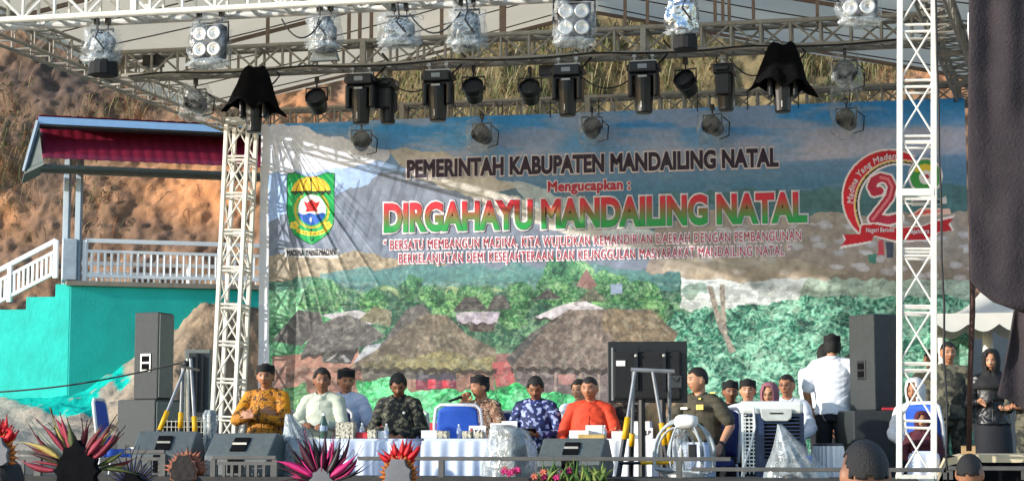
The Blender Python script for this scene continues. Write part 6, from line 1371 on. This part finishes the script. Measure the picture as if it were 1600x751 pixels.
# black curtains of the right wing
m_curt = M('black brown curtain', '2f282c', .9, var=.28, scale=5, bump=.45, bscale=60, trans=.05)
def curtain(label, outline, y, fold, seed, name='curtain'):
    """outline: list of (left px, right px, py)"""
    g = G(); rows = []
    ys = np.linspace(outline[0][2], outline[-1][2], 40)
    xl = np.interp(ys, [q[2] for q in outline], [q[0] for q in outline]); xr = np.interp(ys, [q[2] for q in outline], [q[1] for q in outline]); n = 60; vs = []
    for l_, r_, yy in zip(xl, xr, ys):
        for k in range(n+1):
            u = k/n; p = P(l_+(r_-l_)*u, yy, y); dy = fold*math.sin((l_+(r_-l_)*u)*.11+seed)*(.6+.4*math.sin(yy*.012+seed))+.02*mnoise.noise(Vector((u*6, yy*.02, seed)))
            vs.append((p.x, p.y+dy-.0, p.z))
    N_ = n+1; g.add(vs, [(i*N_+k, i*N_+k+1, (i+1)*N_+k+1, (i+1)*N_+k) for i in range(39) for k in range(n)]); tag(g.build(name, m_curt, smooth=True, solid=.012), label, 'curtain')
curtain('large black brown curtain covering the upper right edge', [(1512, 1760, -160), (1514, 1760, 0), (1512, 1760, 300), (1516, 1760, 440), (1536, 1760, 462), (1578, 1760, 487), (1600, 1700, 488)], 11.6, .02, 1)
curtain('dark cloth hanging below the large curtain at the right edge', [(1585, 1740, 484), (1576, 1740, 540), (1558, 1740, 618), (1585, 1740, 628), (1600, 1740, 640)], 11.9, .05, 2.5, 'hanging_cloth')
g = G(); g.path([P(1515, 20, 12.2), P(1519, 45, 12.2), P(1517, 72, 12.2)], [.012, .03, .012], 8); tag(g.build('curtain_highlight', m_paper, smooth=True), 'white strip standing for a highlight at the left edge of the large curtain', 'glint')  # white strip shaped to stand in for a bright highlight on the curtain edge
# ------------------------------------------------------------------ rails along the stage front
m_rl = M('dull grey rail paint', '504f4c', .6, .2, var=.2); GY = 13.46
def guard(label, x0, x1, ytop, posts, low=None, bal=0, r=.016, xlo=None):
    a = P(x0, ytop, GY); b_ = P(x1, ytop, GY); z = (a.z+b_.z)/2; t = thing('guard_rail', label, 'railing', (a.x, GY, RT), 0, 'low guard rails along the stage front')
    g = G(); g.bar((a.x, GY, z), (b_.x, GY, z), .03, .03); g.build('top_rail', m_rl, t, world=True, bevel=.004)
    for p_ in posts: q = P(p_, ytop, GY); g = G(); g.bar((q.x, GY, RT+.001), (q.x, GY, z-.016), .04, .04); g.build('post', m_rl, t, world=True)
    if low:
        zl = P(x0, low, GY).z; g = G(); g.bar((a.x, GY, zl), (b_.x, GY, zl), .025, .025); g.build('lower_rail', m_rl, t, world=True)
        for k in range(bal): xx = a.x+(b_.x-a.x)*(k+.5)/bal; g = G(); g.bar((xx, GY, RT+.001), (xx, GY, zl-.0126), .022, .022); g.build('baluster', m_rl, t, world=True)
guard('guard rail with short balusters under the wedge monitor at left', 332, 432, 714, (334, 430), 723, 8); guard('guard rail with short balusters below the far left wedge monitor', 196, 258, 705, (256,), 716, 4); guard('long single guard rail in front of the tables', 560, 1142, 716, (690, 1061), None); guard('low single guard rail in front of the air cooler and right tower', 1080, 1475, 733, (1478,), None); guard('guard rail end beneath the cream edged platform', 1482, 1640, 731, (1484, 1600), None)
guard('short guard rail at the lower left behind the red flower headpiece', 28, 66, 706, (62,), 715, 2)
# flowers along the stage front
rs = random.Random(11); q = P(868, 752, 13.3); t = thing('flower_trough', 'trough of pink flowers and yellow green leaves at the stage front below the wedge monitor', 'plant', (q.x, 13.28, RT-.12))
g = G(); g.box((0, 0, .05), (.8, .12, .1)); g.build('trough', M('terracotta', '7a4a34', .8), t, bevel=.01)
lf = [M('green leaf', '4c7030', .6, trans=.3), M('yellow green leaf', '8c9c4c', .6, trans=.3)]; pk = [M('pink petal', 'c22a72', .5, trans=.2), M('coral petal', 'c46a50', .5, trans=.2)]
for k in range(60):
    g = G(); a = Vector((rs.uniform(-.1, .38), rs.uniform(-.04, .04), .1)); d = Vector((rs.uniform(-.7, .7), rs.uniform(-.3, .3), 1)); blade(g, a, d, rs.uniform(.07, .19), rs.uniform(.01, .022), Vector((rs.uniform(-.6, .6), 0, -.4))); g.build('leaf', lf[k % 2], t, smooth=True)
for k in range(16):
    c_ = Vector((rs.uniform(-.38, .2), rs.uniform(-.05, .03), .12+rs.uniform(0, .07))); g = G()
    for j in range(7): aa = j*.9; blade(g, c_, Vector((math.cos(aa), -.2, math.sin(aa)+.4)), .035, .012, Vector((0, 0, .3)), 4)
    g.build('flower', pk[0 if k < 12 else 1], t, smooth=True)

# loose cables on the right tower and under the trusses
rs = random.Random(21); q = P(1463, 60, FY)
g = G(); pts = [Vector((q.x+.02*math.sin(k*3.1), FY-.16, FT-.1-k*.36)) for k in range(12)]; g.path(pts, .008, 6); tag(g.build('power_cable', m_cable, smooth=True), 'black cable running down the right edge of the right tower', 'cable')
for i, (x0, x1, y0, yy, lab) in enumerate(((600, 690, 118, MY, 'short slack cable between the two left front facing moving heads'), (900, 1000, 112, MY, 'short slack cable between the two right front facing moving heads'), (1140, 1215, 92, MY, 'short slack cable left of the right black cloth cover'), (440, 505, 30, FY, 'slack cable between two wrapped lamps at the upper left'), (640, 720, 22, FY, 'slack cable between two wrapped lamps above centre'))):
    A_, B_ = P(x0, y0, yy-.15), P(x1, y0-3, yy-.15); g = G(); g.path([A_.lerp(B_, k)-Vector((0, 0, .16*4*k*(1-k))) for k in np.linspace(0, 1, 12)], .007, 6); tag(g.build('slack_cable', m_cable, smooth=True), lab, 'cable')
